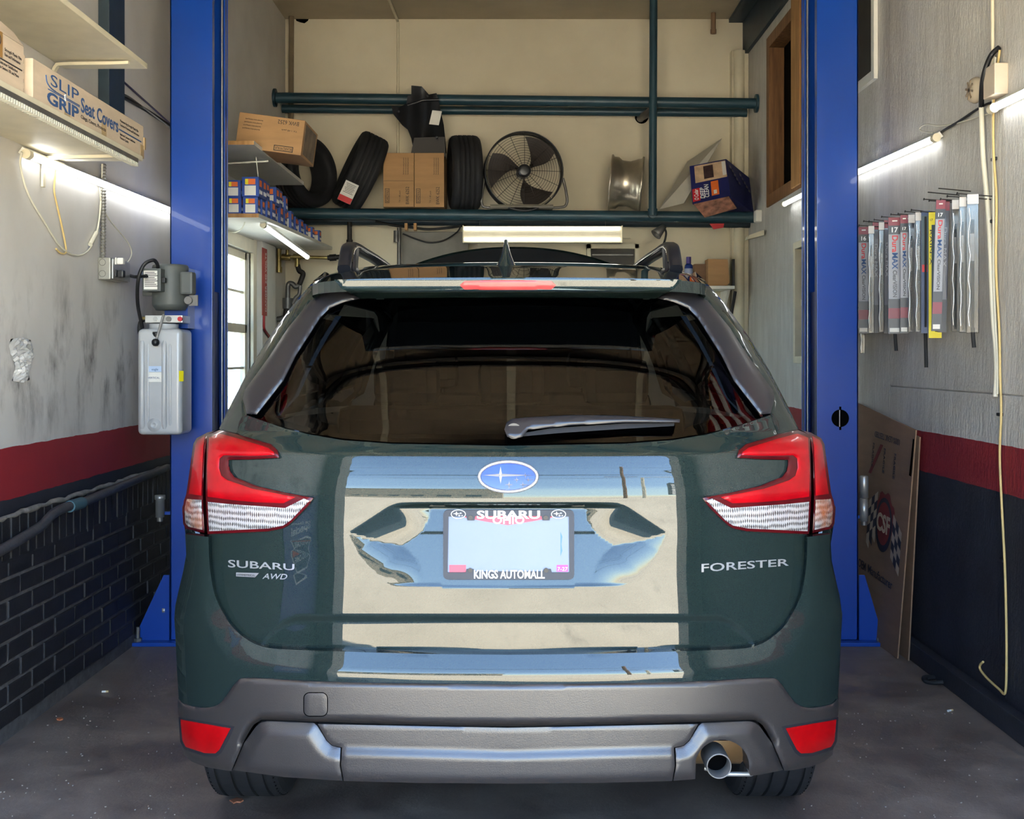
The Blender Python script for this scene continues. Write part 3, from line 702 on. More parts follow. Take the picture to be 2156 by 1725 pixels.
ell = [(EM[0]+60*math.cos(t), EM[1]+30.5*math.sin(t)) for t in np.linspace(0, 2*math.pi, 40, endpoint=False)]
badge = patch('maker_badge', ell, S_t, mat('badge_blue_enamel', (10, 40, 132), .12, var=.25, scale=30, coat=.4), tailgate, -.005, 6, thick=.006)[0]
ringp = [Vector(p) for p in batch_px(S_t, 0.0, [(EM[0]+61*math.cos(t), EM[1]+31.5*math.sin(t)) for t in np.linspace(0, 2*math.pi, 60, endpoint=False)], .0075)]
q = MB(); q.tube(ringp, .0042, 8, closed=True)
def star(cx, cy, rx, ry, xl=None, xr=None):
    pts = []
    for k in range(4):
        t = k*math.pi/2; ax = (rx, 0) if k % 2 == 0 else (0, ry)
        dx = math.cos(t)*rx; dy = -math.sin(t)*ry
        if k == 0 and xr is not None: dx = xr-cx
        if k == 2 and xl is not None: dx = xl-cx
        pts.append((cx+dx, cy+dy)); t2 = t+math.pi/4; pts.append((cx+math.cos(t2)*min(rx, ry)*.24, cy-math.sin(t2)*min(rx, ry)*.24))
    V = batch_px(S_t, 0.0, pts, .0068); V2 = batch_px(S_t, 0.0, [(cx, cy)], .0088)
    q.add([tuple(p) for p in V]+[tuple(V2[0])], [(8, (k+1) % 8, k) for k in range(8)])
star(1054, 1001, 18, 19, 1015, 1124)
for cx, cy, r in ((1106, 1001, 7), (1088, 1010.5, 8), (1112, 1010.5, 7), (1072, 1021, 10), (1101, 1021, 8)): star(cx, cy, r, r*.95, xr=(1124 if cy < 1020 else 1116) if cx in (1106, 1112, 1101) else None)
q.build('badge_chrome', M_silver, tailgate)
text_px('lettering', 'SUBARU', 480, 620, 1194.5, 1201, 16.5, 13.5, M_silver, tailgate, bold=.012)
text_px('lettering', 'AWD', 552, 605, 1219, 1220.5, 12, 12, M_silver, tailgate, bold=.012, shear=.3)
q = MB(); V = batch_px(S_t, off_tail, [(497, 1206), (545, 1207), (537, 1216), (497, 1214)], .003); q.prism(V, (0, .003, 0)); q.build('badge_bar', M_silver, tailgate)
text_px('lettering', 'SYMMETRICAL', 499, 538, 1213, 1214.5, 5, 5, M_gar, tailgate, depth=.0008, lift=.003)
text_px('lettering', 'FORESTER', 1477, 1661, 1205, 1191, 18, 15, M_silver, tailgate, bold=.012)
q = MB(); a = P(1020, 1057, 2.845); q.obox((a.x, 2.862, a.z), (.011, 0, 0), (0, .018, 0), (0, 0, .009), .003); q.cyl((a.x, 2.842, a.z-.001), (a.x, 2.85, a.z-.001), .005, seg=14); q.build('reversing_camera', M_black, tailgate)
plate = patch('license_plate', rrect(938, 1080, 1204, 1214, 6), S_t, mat('reflective_plate', (112, 120, 138), .4, var=.04, scale=3), CAR, lambda x, y: off_tail(x, y)-.008, 8, thick=.003)[0]
po = lambda x, y: off_tail(x, y)-.0086
def plate_print(name, poly, m, lift=.0005):
    uv, fs = fill(poly, 6); V = solve(S_t, uv[:, 0], uv[:, 1], off_tail(uv[:, 0], uv[:, 1])-.0085-lift); fs = orient(V, fs, (0, -1, 0)); return flat_skin(V, fs, (0, .0004, 0), name, m, plate)
M_plred = mat('plate_red_print', (214, 70, 84), .5, var=.05)
plate_print('red_band', [(975, 1086), (1164, 1086), (1162, 1090), (1120, 1098), (1069, 1106), (1020, 1098), (980, 1090)], M_plred)
plate_print('red_corner', [(946, 1190), (981, 1190), (981, 1205), (946, 1205)], M_plred); plate_print('date_sticker', [(1172, 1190), (1196, 1190), (1196, 1204), (1172, 1204)], mat('pink_sticker', (216, 60, 150), .5))
plate_print('blue_edge', [(1180, 1120), (1184, 1130), (1182, 1146), (1184, 1160), (1180, 1172)], mat('plate_blue_print', (70, 110, 180), .5))
text_px('lettering', 'OHIO', 1037, 1104, 1103, 1103, 17, 17, M_ink_w, plate, depth=.0004, lift=.0096, bold=.02)
text_px('lettering', '7-27', 1174, 1195, 1202, 1202, 8, 8, M_ink_w, plate, depth=.0003, lift=.0096)
fo = rrect(933, 1074, 1209, 1221, 11); fi = [(944, 1088), (982, 1088), (984, 1096), (999, 1096), (1001, 1087), (1140, 1087), (1142, 1096), (1157, 1096), (1159, 1088), (1198, 1088), (1199, 1206), (1162, 1206), (1160, 1199), (1145, 1199), (1143, 1204), (999, 1204), (997, 1199), (982, 1199), (980, 1206), (942, 1206)]
def ring_fill(outer, inner, step):
    o = resample(outer, step); i = resample(inner, step); pts = [Vector(p) for p in o+i]; n, k = len(o), len(i)
    ed = [(a, (a+1) % n) for a in range(n)] + [(n+a, n+(a+1) % k) for a in range(k)]
    r = delaunay_2d_cdt(pts, ed, [], 0, 1e-6); uv = np.array([(v.x, v.y) for v in r[0]]); fs = []
    for f in r[2]:
        c = uv[list(f)].mean(0)
        if in_poly(np.array([c[0]]), np.array([c[1]]), o)[0] and not in_poly(np.array([c[0]]), np.array([c[1]]), i)[0]: fs.append(tuple(f))
    return uv, fs
uv, fs = ring_fill(fo, fi, 7); V = solve(S_t, uv[:, 0], uv[:, 1], off_tail(uv[:, 0], uv[:, 1])-.012); fs = orient(V, fs, (0, -1, 0))
frame = flat_skin(V, fs, (0, .008, 0), 'plate_frame', mat('matt_black_frame', (40, 40, 44), .55, var=.06), plate)
text_px('lettering', 'SUBARU', 1004, 1137, 1092, 1092, 17, 17, M_ink_w, plate, depth=.0008, lift=.0125, bold=.03)
text_px('lettering', 'KINGS AUTOMALL', 998, 1147, 1218, 1218, 18, 18, M_ink_w, plate, depth=.0006, lift=.0125, bold=.02)
for cx in (965, 1176):
    q = MB(); V = batch_px(S_t, off_tail, [(cx+15*math.cos(t), 1083+9*math.sin(t)) for t in np.linspace(0, 6.28, 24)], .0132); q.tube([Vector(p) for p in V], .001, 5)
    for dx, dy, r in ((-4, -1, 7), (5, -2, 3), (2, 3, 3.5), (8, 3, 2.5)):
        V = batch_px(S_t, off_tail, [(cx+dx+math.cos(t)*(r if k % 2 == 0 else r*.3), 1083+dy+.7*math.sin(t)*(r if k % 2 == 0 else r*.3)) for k, t in enumerate(np.linspace(0, 6.283, 8, endpoint=False))], .0130); q.add([tuple(p) for p in V], [tuple(range(7, -1, -1))])
    q.build('frame_emblem', M_ink_w, plate)
for cx, cy in ((991, 1090), (1149, 1090), (990, 1201), (1150, 1201)):
    a = Vector(batch_px(S_t, off_tail, [(cx, cy)], .012)[0]); q = MB(); q.cyl(a, a+Vector((0, -.002, 0)), .0055, seg=12); q.build('plate_screw', M_black, plate)
# ------------------------------------------------------------------ the car: flanks, front, cabin, wheels
def side_skin(name, poly, m, out=0.0, step=.05, thick=.02):
    sc_ = 1000.0; uv, fs = fill([(a*sc_, b*sc_) for a, b in poly], step*sc_); uv = uv/sc_
    Y, z = uv[:, 0], uv[:, 1]; w = w_of(z) + out - .02*smooth01((Y-6.2)/1.2) - .004
    ys = prof_q(z) + A_*w**2 + Dz(z)                           # where the corner turns into the flank
    r = np.clip((ys-Y)/Dz(z), 0, 1); w = w*np.where(Y < ys, (1-r**N_)**(1/N_), 1.0)
    for sg in (-1, 1):
        V = np.stack([XC+sg*w, Y, z], -1); f = orient(V, fs, (sg, 0, 0)); flat_skin(V, f, (-sg*thick, 0, 0), name, m, CAR)
def arc(cy, cz, r, a0, a1, n=12): return [(cy+r*math.cos(math.radians(a0+(a1-a0)*k/n)), cz+r*math.sin(math.radians(a0+(a1-a0)*k/n))) for k in range(n+1)]
RY, FY, RW = 3.79, 6.55, .36
flank = [(3.16, 1.15), (3.10, .9), (3.10, .50), (3.14, .34), (3.44, .34)] + arc(RY, .38, .40, 185, -5)[0:] + [(4.32, .30), (6.12, .30)] + arc(FY, .38, .40, 185, -5) + [(7.05, .32), (7.12, .62), (7.02, .92), (6.5, 1.03), (6.1, 1.10), (4.5, 1.15)]
side_skin('body_side', flank, M_paint)
side_skin('wheel_arch_trim', arc(RY, .38, .46, 188, -8) + arc(RY, .38, .395, -8, 188), M_clad, .008, .04)
side_skin('wheel_arch_trim', arc(FY, .38, .46, 188, -8) + arc(FY, .38, .395, -8, 188), M_clad, .008, .04)
side_skin('sill_trim', [(4.30, .22), (6.14, .22), (6.14, .36), (4.30, .36)], M_clad, .008, .06)
side_skin('side_window', [(3.62, 1.20), (4.10, 1.17), (4.10, 1.50), (3.80, 1.50)], M_tint, .004)
side_skin('side_window', [(4.16, 1.17), (4.98, 1.16), (4.98, 1.54), (4.20, 1.52)], M_tint, .004)
side_skin('side_window', [(5.04, 1.16), (6.0, 1.13), (5.62, 1.48), (5.04, 1.54)], M_tint, .004)
gh = [(3.30, 1.18), (3.60, 1.18), (3.80, 1.52), (4.10, 1.52), (4.10, 1.56), (5.10, 1.57), (5.62, 1.50), (6.05, 1.13), (6.15, 1.12), (5.70, 1.58), (5.2, 1.63), (4.2, 1.64), (3.7, 1.62), (3.5, 1.56)]
side_skin('window_frame', gh, M_gar, 0.0, .04)
# front: nose, windscreen, open bonnet
def grid_skin(name, fn, nu, nv, m, toward, thick, parent=CAR):
    V = []; fs = []
    for i in range(nu+1):
        for j in range(nv+1): V.append(fn(i/nu, j/nv))
    for i in range(nu):
        for j in range(nv): a = i*(nv+1)+j; fs.append((a, a+1, a+nv+2, a+nv+1))
    V = np.array(V); return flat_skin(V, orient(V, fs, toward), thick, name, m, parent)
grid_skin('front_bumper', lambda u, v: (XC+(2*u-1)*.88, 7.42-.36*abs(2*u-1)**2.6-.1*abs(v-.35)**1.5, .24+v*.66), 20, 8, M_paint, (0, 1, 0), (0, -.03, 0))
grid_skin('windscreen', lambda u, v: (XC+(2*u-1)*(.66-.12*v), 6.42-.70*v-.10*(2*u-1)**2, 1.10+.52*v), 14, 6, M_wscreen, (0, 1, .5), (0, -.005, 0))
grid_skin('cowl', lambda u, v: (XC+(2*u-1)*.76, 6.36+.16*v-.06*(2*u-1)**2, 1.075-.02*v), 10, 2, M_black, (0, 0, 1), (0, 0, -.02))
hood = grid_skin('bonnet', lambda u, v: (XC+(2*u-1)*(.73-.03*v), 6.46+.42*v+.10*math.sin(v*3.1)*.4, 1.06+.955*v-.155*abs(2*u-1)**2.2*v), 24, 10, M_paint, (0, 1, .6), (0, -.025, 0))
grid_skin('bonnet_liner', lambda u, v: (XC+(2*u-1)*(.71-.03*v), 6.41+.42*(.02+.95*v), 1.06+.955*(.02+.965*v)-.155*abs(2*u-1)**2.2*v), 16, 6, M_black, (0, -1, 0), (0, .01, 0), hood)
# cabin
q = MB(); q.box((XC-.72, 3.3, .28), (XC+.72, 7.1, .40)); q.box((XC-.60, 3.05, .40), (XC+.60, 3.3, .52)); q.build('underbody', M_black, CAR)
M_seat = mat('charcoal_seat_cloth', (60, 60, 62), .8, var=.1)
def seat(name, x, y, w, zt):
    q = MB(); q.obox((x, y, zt-.30), (w/2, 0, 0), (0, .07, 0), (0, -.07, .30), .05); q.obox((x, y+.3, zt-.58), (w/2, 0, 0), (0, .28, 0), (0, 0, .08), .05); return q.build(name, M_seat, CAR)
def head(x, y, z, par):
    q = MB(); q.obox((x, y, z), (.12, 0, 0), (0, .05, 0), (0, -.01, .085), .05); q.cyl((x-.05, y+.01, z-.16), (x-.05, y, z), .007, seg=8); q.cyl((x+.05, y+.01, z-.16), (x+.05, y, z), .007, seg=8); q.build('headrest', M_seat, par)
b = seat('rear_bench', XC, 4.35, 1.25, 1.20)
for x in (-.38, 0, .38): head(XC+x, 4.33, 1.285, b)
for x in (-.36, .36): s_ = seat('front_seat', XC+x, 5.30, .50, 1.22); head(XC+x, 5.26, 1.32, s_)
q = MB(); q.box((XC-.70, 6.1, .75), (XC+.70, 6.4, 1.06), .05); q.build('dashboard', M_black, CAR)
q = MB(); q.box((XC-.62, 3.15, .80), (XC+.62, 4.3, .83)); q.build('cargo_floor', M_black, CAR)
q = MB(); q.obox((XC, 3.7, 1.592), (.52, 0, 0), (0, .45, .022), (0, -.0005, .008)); q.build('headliner', M_black, CAR)
# exhaust
a = P(1514, 1614, 2.85)
q = MB(); q.lathe((a.x, 2.85, a.z), (0, 1, 0), [(.027, .055), (.027, .0), (.0295, -.002), (.0305, .004), (.0305, .09)], 28); q.build('exhaust_tip', M_steel_dk, CAR)
q = MB(); q.cyl((a.x, 2.90, a.z), (a.x, 2.905, a.z), .0272, seg=24); q.build('exhaust_bore', M_gap, CAR)
def muff(): 
    q = MB(); c = P(1532, 1606, 3.10)
    q.lathe((c.x-.13, 3.26, .362), (1, 0, 0), [(0, 0), (.085, .004), (.10, .02), (.10, .185), (.085, .202), (0, .206)], 28); q.build('muffler', mat('tan_aluminised_steel', (196, 164, 118), .34, .85, var=.15), CAR)
    q = MB(); q.tube([(c.x-.08, 2.97, .345), (c.x-.03, 2.95, .337), (c.x+.03, 2.95, .337), (c.x+.075, 2.97, .345)], .006, 8); q.build('heat_shield_lip', M_steel, CAR)
muff()
# wheels
def wheel(x, y, name='wheel'):
    sg = 1 if x > XC else -1; R, W = RW, .112
    pr = [(.235, -W*.9), (.29, -W*1.02), (.33, -W), (R-.012, -W*.93), (R-.003, -W*.82)]
    for k in range(4):
        h = (-.62+.413*k)*W; pr += [(R, h-.005), (R-.009, h-.004), (R-.009, h+.004), (R, h+.005)]
    pr += [(R-.003, W*.82), (R-.012, W*.93), (.33, W), (.29, W*1.02), (.235, W*.9)]
    q = MB(); q.lathe((x, y, R-.004), (1, 0, 0), pr, 72, False); w = q.build(name, M_tyre, CAR)
    q = MB()
    for k in range(90):                                       # cross cuts in the shoulder blocks
        t = 2*math.pi*k/90; c = Vector((0, math.cos(t), math.sin(t)))
        for s_ in (-1, 1): q.obox(Vector((x+s_*W*.80, y, R-.004))+c*(R-.0085), (W*.06, 0, 0), Vector((0, -c.z, c.y))*.0014, c*.0052)
    q.build('tread_sipes', M_gap, w)['kind'] = 'stuff'
    q = MB(); q.lathe((x, y, R-.004), (sg, 0, 0), [(.235, -W), (.225, -.02), (.22, W*.8), (.235, W*.9), (.238, W*.96), (.21, W*.85), (.205, W*.3)], 40); 
    for k in range(5):
        t = 2*math.pi*k/5; d = Vector((0, math.cos(t), math.sin(t))); e = Vector((0, -d.z, d.y)); q.obox(Vector((x+sg*W*.72, y, R-.004))+d*.12, d*.10, e*.028, (.012, 0, 0), .008)
    q.cyl((x+sg*W*.4, y, R), (x+sg*W*.82, y, R), .05, seg=20); q.build('rim', M_alu, w)
for sx in (-1, 1):
    wheel(XC+sx*.795, RY); wheel(XC+sx*.785, FY)
q = MB()
for yy in (RY, FY):
    for sx in (-1, 1): pass
q.cyl((XC-.70, RY, .36), (XC+.70, RY, .36), .03, seg=10); q.build('rear_axle', M_iron, CAR)
for sx in (-1, 1):
    for yy in (RY, FY):
        q = MB(); q.lathe((XC+sx*.62, yy, .38), (sx, 0, 0), [(.40, 0), (.40, .22)], 20, a0=0, a1=math.pi, up=(0, 1, 0) if sx > 0 else (0, -1, 0)); q.build('wheel_arch_liner', M_gap, CAR)
# ------------------------------------------------------------------ two-post lift
PY = 5.70
def post(sgn):
    x_in = (447-VX)*PY/F if sgn < 0 else (1720-VX)*PY/F; x_out = (358-VX)*PY/F if sgn < 0 else (1807-VX)*PY/F
    side = 'left' if sgn < 0 else 'right'
    t = thing('lift_column', ('tall blue steel lift column carrying the grey hydraulic power unit' if sgn < 0 else 'tall blue steel lift column with a round slotted hole near the leaning cardboard'), 'lift column', ((x_in+x_out)/2, PY+.15, 0), 'columns of the two-post car lift')
    D = .31; tk = .008; top = 3.96
    def bxx(x0, x1, y0, y1, z0, z1): q.box((min(x0, x1), y0, z0), (max(x0, x1), y1, z1), .002)
    q = MB(); bxx(x_out, x_in, PY, PY+tk, .02, top); bxx(x_out, x_in, PY+D-tk, PY+D, .02, top); bxx(x_out, x_out-sgn*tk, PY, PY+D, .02, top)
    bxx(x_in, x_in-sgn*.0, PY, PY, .02, .03) if False else None
    q.build('channel', M_blue, t)
    q = MB()
    for yy in (PY+tk, PY+D-tk-.045): bxx(x_in+sgn*.002, x_in+sgn*.010, yy, yy+.045, .02, top)      # returned lips
    q.build('channel_lip', M_blue, t)
    q = MB(); bxx(x_out-sgn*.02, x_in+sgn*.03, PY+.06, PY+D-.06, .9, 1.7); q.build('carriage', M_blue_in, t)
    q = MB(); bxx(x_in+sgn*.012, x_in+sgn*.018, PY+D-.07, PY+D-.045, .05, 3.3); q.build('slide_track', M_steel, t)
    # leaf chain beside the carriage
    ch = MB(); zc = 1.30
    xx = x_in + sgn*.035; k = 0
    while zc > .30:
        ch.obox((xx, PY+.10, zc), (.009, 0, 0), (0, .006 if k % 2 else .010, 0), (0, 0, .011), .002); zc -= .019; k += 1
    ch.build('lift_chain', M_iron, t)
    # base plate and gussets
    bp = MB(); x_o = (278-VX)*PY/F if sgn < 0 else (1866-VX)*PY/F
    bxx_ = (min(x_o, x_in-sgn*.02), max(x_o, x_in-sgn*.02)); bp.box((bxx_[0], PY-.06, 0), (bxx_[1], PY+D+.08, .018), .003); bp.build('base_plate', M_blue, t)
    for yy in (PY-.004, PY+D-.006):
        g = MB(); xg = x_o - sgn*.012
        g.prism([(x_out+sgn*.003, yy, .018), (xg, yy, .018), (xg-sgn*.01, yy, .05), (x_out+sgn*.03, yy, .33), (x_out+sgn*.003, yy, .33)], (0, .012, 0)); g.build('gusset', M_blue, t)
    for yy in (PY-.02, PY+D+.03):
        b = MB(); p = (x_o-sgn*.035, yy, 0); b.cyl((p[0], p[1], .018), (p[0], p[1], .032), .019, seg=6, smooth=False); b.cyl((p[0], p[1], .03), (p[0], p[1], .085), .009, seg=12); b.build('anchor_bolt', M_steel_dk, t)
    return t, x_in, x_out
LP, LXI, LXO = post(-1); RP, RXI, RXO = post(1)
# round slotted hole and safety knob on the right column
c = P(1769, 881, PY); q = MB(); q.cyl((c.x, PY-.002, c.z), (c.x, PY+.006, c.z), .042, seg=32); q.box((c.x-.005, PY-.0025, c.z-.056), (c.x+.005, PY+.005, c.z+.056)); q.build('slotted_hole', M_gap, RP)
q = MB(); q.cyl((c.x-.004, PY-.004, c.z-.040), (c.x-.004, PY-.004, c.z+.040), .0025, seg=8); q.build('lock_cable', M_steel, RP)
# stack adapters hanging on the columns
def adapter(px, y0, y1, label, split):
    a = P(px, y0, PY+.02); b = P(px, y1, PY+.02); t = thing('lift_adapter', label, 'lift adapter', b, 'steel height adapters hung on the lift columns')
    r = .021; q = MB(); zz = a.z
    if split:
        m_ = (a.z+b.z)/2+.01; q.lathe((a.x, a.y, 0), (0, 0, 1), [(0, m_+.002), (r, m_+.002), (r, zz-.004), (r-.004, zz), (0, zz)], 24); q.lathe((a.x, a.y, 0), (0, 0, 1), [(0, b.z+.02), (r-.001, b.z+.02), (r-.001, m_-.001), (0, m_-.001)], 24)
    else: q.lathe((a.x, a.y, 0), (0, 0, 1), [(0, b.z+.02), (r, b.z+.02), (r, zz-.022), (r+.004, zz-.02), (r+.004, zz), (r-.006, zz), (r-.006, zz-.03), (0, zz-.03)], 24)
    q.build('sleeve', M_steel, t); q = MB(); q.cyl((a.x, a.y, b.z), (a.x, a.y, b.z+.022), r*.72, seg=20); q.build('spigot', M_steel_dk, t)
    q = MB(); hx = LXO if px < 1000 else RXO; q.box((min(a.x, hx), PY+.03, b.z+.03), (max(a.x, hx), PY+.05, b.z+.045)); q.build('hanger_pin', M_blue, t)
adapter(337, 1043, 1098, 'short steel adapter on the left column above brick plinth level', False); adapter(347, 1279, 1340, 'short steel adapter standing low on the left column by its foot', False)
adapter(1819, 1002, 1106, 'tall two-piece steel adapter on the right column before the cardboard', True)

# ------------------------------------------------------------------ hydraulic power unit
UY = 5.46; t = thing('power_unit', 'grey electric pump over a translucent plastic tank on the left column', 'power unit', P(342, 915, UY))
def U(px, py, Y=UY): return P(px, py, Y)
a = U(347, 555); b = U(347, 652); R_ = 38*UY/F
q = MB(); q.lathe((a.x, UY+.09, 0), (0, 0, 1), [(0, b.z), (R_*.80, b.z), (R_*.98, b.z+.022), (R_, b.z+.028), (R_, a.z-.014), (R_*.97, a.z-.004), (R_*.9, a.z), (0, a.z)], 36); q.build('motor', M_grey_pl, t)
def slab(name, x0, y0, x1, y1, ya, yb, m, bev=.004, par=None):
    A = U(x0, y1); B = U(x1, y0); q = MB(); q.box((A.x, ya, A.z), (B.x, yb, B.z), bev); return q.build(name, m, par or t)
jb = slab('switch_box', 308, 567, 346, 615, UY-.055, UY+.04, M_grey_pl)
slab('rating_label', 311, 572, 339, 611, UY-.057, UY-.054, M_paper, .0, jb)
q = MB()
for k in range(9): A = U(313, 576+k*3.6); q.box((A.x, UY-.0585, A.z), (A.x+.045+.008*(k % 3), UY-.057, A.z+.003))
q.build('label_print', M_ink_k, jb)
slab('switch_lever', 347, 586, 354, 597, UY-.05, UY-.02, M_black, .002, jb)
slab('capacitor_cover', 378, 572, 405, 620, UY-.0, UY+.07, M_grey_pl, .01); slab('motor_flange', 285, 575, 310, 621, UY+.10, UY+.11, M_grey_pl)
q = MB(); A = U(393, 632); q.cyl((A.x, UY+.02, A.z), (A.x, UY+.04, A.z), .018, seg=20); q.box((A.x+.0, UY+.04, A.z-.025), (A.x+.04, UY+.05, A.z+.025)); q.build('cable_clamp', M_steel_dk, t)
blk = slab('valve_block', 305, 664, 384, 680, UY+.0, UY+.13, M_alu, .003)
for px_, m_, r in ((328, M_steel, .010), (356, M_steel_dk, .012), (380, M_red, .011)):
    A = U(px_, 672); q = MB(); q.cyl((A.x, UY-.012, A.z), (A.x, UY+.002, A.z), r, seg=14); q.build('valve_plug', m_, blk)
q = MB(); A, B = U(347, 663), U(338, 722); q.tube([(A.x, UY-.02, A.z), (A.x, UY-.045, A.z-.03), (B.x, UY-.075, B.z)], .006, 10); lever = q.build('release_lever', M_steel, t)
q = MB(); q.lathe((B.x, UY-.075, B.z-.017), (0, 0, 1), [(0, 0), (.010, .002), (.0165, .010), (.0175, .018), (.0165, .026), (.010, .033), (0, .035)], 20); q.build('lever_knob', M_black, lever)
# tank: ribbed moulded body
M_tank = mat('milky_plastic_tank', (178, 180, 182), .35, var=.10, scale=5, coat=.3)
def tank():
    x0, x1 = U(295, 700).x, U(388, 700).x; z1, z0 = U(340, 693).z, U(340, 915).z; ya, yb = UY-.045, UY+.14
    bm = bmesh.new(); bmesh.ops.create_cube(bm, size=1)
    for v in bm.verts: v.co = Vector(((x0+x1)/2 + v.co.x*(x1-x0), (ya+yb)/2 + v.co.y*(yb-ya), (z0+z1)/2 + v.co.z*(z1-z0)))
    bmesh.ops.bevel(bm, geom=list(bm.edges), offset=.022, segments=5, profile=.5, affect='EDGES'); bm.verts.index_update()
    q = MB(); q.add([v.co.copy() for v in bm.verts], [tuple(v.index for v in f.verts) for f in bm.faces], True); bm.free()
    for px_ in (306, 352):
        A, B = U(px_, 720), U(px_, 900); q.tube([(A.x, ya+.010, A.z), (A.x, ya+.001, A.z-.02), (B.x, ya+.001, B.z+.02), (B.x, ya+.010, B.z)], .013, 12)
        A, B = U(px_+12, 720), U(px_+12, 900); q.tube([(A.x, ya+.010, A.z), (A.x, ya+.003, A.z-.02), (B.x, ya+.003, B.z+.02), (B.x, ya+.010, B.z)], .007, 10)
    A, B = U(334, 693), U(334, 682); q.lathe((A.x+.01, UY+.05, 0), (0, 0, 1), [(.075, A.z-.02), (.072, A.z+.002), (.066, A.z+.006), (.066, B.z)], 30)
    tk = q.build('oil_tank', M_tank, t)
    A = U(331, 894); q = MB(); q.lathe((A.x, ya, A.z), (0, -1, 0), [(.032, -.004), (.030, .004), (.018, .005), (.016, .008), (.008, .008), (.007, .003), (0, .003)], 28); q.build('drain_plug', M_tank, tk)
    A = U(334, 703); q = MB(); q.lathe((A.x, ya+.012, A.z), (0, -.5, 1), [(.018, -.02), (.018, .008), (.015, .012), (0, .012)], 20); q.build('filler_cap', M_black, tk)
    def lab(x0_, y0_, x1_, y1_, m_, nm): A, B = U(x0_, y1_), U(x1_, y0_); q = MB(); q.box((A.x, ya-.0022, A.z), (B.x, ya-.001, B.z)); q.build(nm, m_, tk)
    lab(317, 771, 350, 783, mat('pale_blue_label', (180, 200, 226), .5), 'blue_label'); lab(317, 784, 347, 804, M_paper, 'white_label')
    q = MB(); A = U(333, 780); q.text('eagle', (A.x, ya-.003, A.z), (1, 0, 0), (0, 0, 1), .011); A = U(318, 800); q.text('VERTICAL', (A.x, ya-.003, A.z+.006), (1, 0, 0), (0, 0, 1), .009, align='L'); q.build('label_print', M_ink, tk)
    q = MB(); A, B = U(378, 803), U(386, 781); q.box((x1-.03, ya-.0, 0), (x1-.03, ya, 0)) if False else None
    q.obox((x1-.004, ya+.010, (A.z+B.z)/2), (.008, .008, 0), (.0006, -.0006, 0), (0, 0, (B.z-A.z)/2)); q.build('yellow_label', M_yellow, tk)
tank()
q = MB(); A = [U(308, 671), U(290, 676), U(287, 700), U(297, 720)]; q.tube(spline([(p.x, UY+.05, p.z) for p in A], 5), .010, 10); q.build('hose', M_rubber, t)
q = MB(); A = U(300, 671); q.cyl((A.x-.02, UY+.05, A.z), (A.x+.03, UY+.05, A.z), .011, seg=8); q.build('hose_fitting', M_brass, t)
q = MB(); q.box((U(330, 600).x, UY+.12, U(330, 690).z), (U(380, 600).x, PY, U(330, 560).z)); q.build('mount_bracket', M_blue, t)
# supply cord from the wall outlet
q = MB(); w = PX(262, 580, XL); pts = [w+Vector((.02, 0, 0)), P(285, 583, 5.40), P(300, 582, 5.38), P(309, 582, 5.36)]
q.tube(spline(pts, 6), .008, 8); pts = [P(300, 690, 5.50)+Vector((0, 0, 0)), P(290, 640, 5.42), P(291, 590, 5.36), P(303, 558, 5.36), P(322, 548, 5.38), P(331, 556, 5.40), P(332, 568, 5.42)]
q.tube(spline(pts, 8), .0085, 8); q.build('power_cord', M_cord_k, t)

# ------------------------------------------------------------------ left wall: shelves and what they carry
def bracket(parent, x_tip, y, z, down=.13):
    q = MB(); pts = [(XL+.006, y, z-down), (XL+.008, y, z-.05), (XL+.02, y, z-.02), (XL+.05, y, z-.012), (x_tip-.06, y, z-.008), (x_tip, y, z-.006)]
    sp = spline(pts, 5); vs = []; fl = []
    for k, p in enumerate(sp):
        w = .012; h = .010 if k > 6 else .008; d = (sp[min(k+1, len(sp)-1)]-sp[max(k-1, 0)]).normalized(); nrm = Vector((-d.z, 0, d.x))
        vs += [p+Vector((0, -w, 0))-nrm*h, p+Vector((0, w, 0))-nrm*h, p+Vector((0, w, 0))+nrm*h*.2, p+Vector((0, -w, 0))+nrm*h*.2]
    for k in range(len(sp)-1):
        for i in range(4): fl.append((k*4+i, k*4+(i+1) % 4, k*4+4+(i+1) % 4, k*4+4+i))
    q.add(vs, fl); q.add(vs, [(3, 2, 1, 0), tuple(range(len(vs)-4, len(vs)))]); q.build('bracket', M_cream, parent)
SXE = -1.515
t = thing('wall_shelf', 'upper white wall shelf over the seat cover boxes, nothing on show', 'shelf', (XL+.17, 4.2, 2.55))
za = P(310, 143, 4.84).z; q = MB(); q.box((XL+.002, 2.6, za), (SXE, 4.86, za+.022), .003); q.build('shelf_board', M_cream, t); bracket(t, SXE-.03, 4.72, za); bracket(t, SXE-.03, 3.6, za)
t = thing('wall_shelf', 'lower white wall shelf with a ribbed metal front rail under seat cover boxes', 'shelf', (XL+.17, 4.2, 2.15))
zb = P(298, 338, 4.78).z; q = MB(); q.box((XL+.002, 2.6, zb), (SXE, 4.80, zb+.020), .003); q.build('shelf_board', M_cream, t); bracket(t, SXE-.05, 4.62, zb); bracket(t, SXE-.05, 3.5, zb)
q = MB(); q.box((SXE-.02, 2.6, zb-.020), (SXE+.008, 4.72, zb-.002), .003); q.build('front_rail', M_steel_dk, t)
q = MB(); y = 3.0
while y < 4.72: q.box((SXE-.016, y, zb-.034), (SXE+.008, y+.011, zb-.020)); y += .018
q.build('rail_ribs', mat('pale_rib_plastic', (206, 204, 190), .5), t)['kind'] = 'stuff'
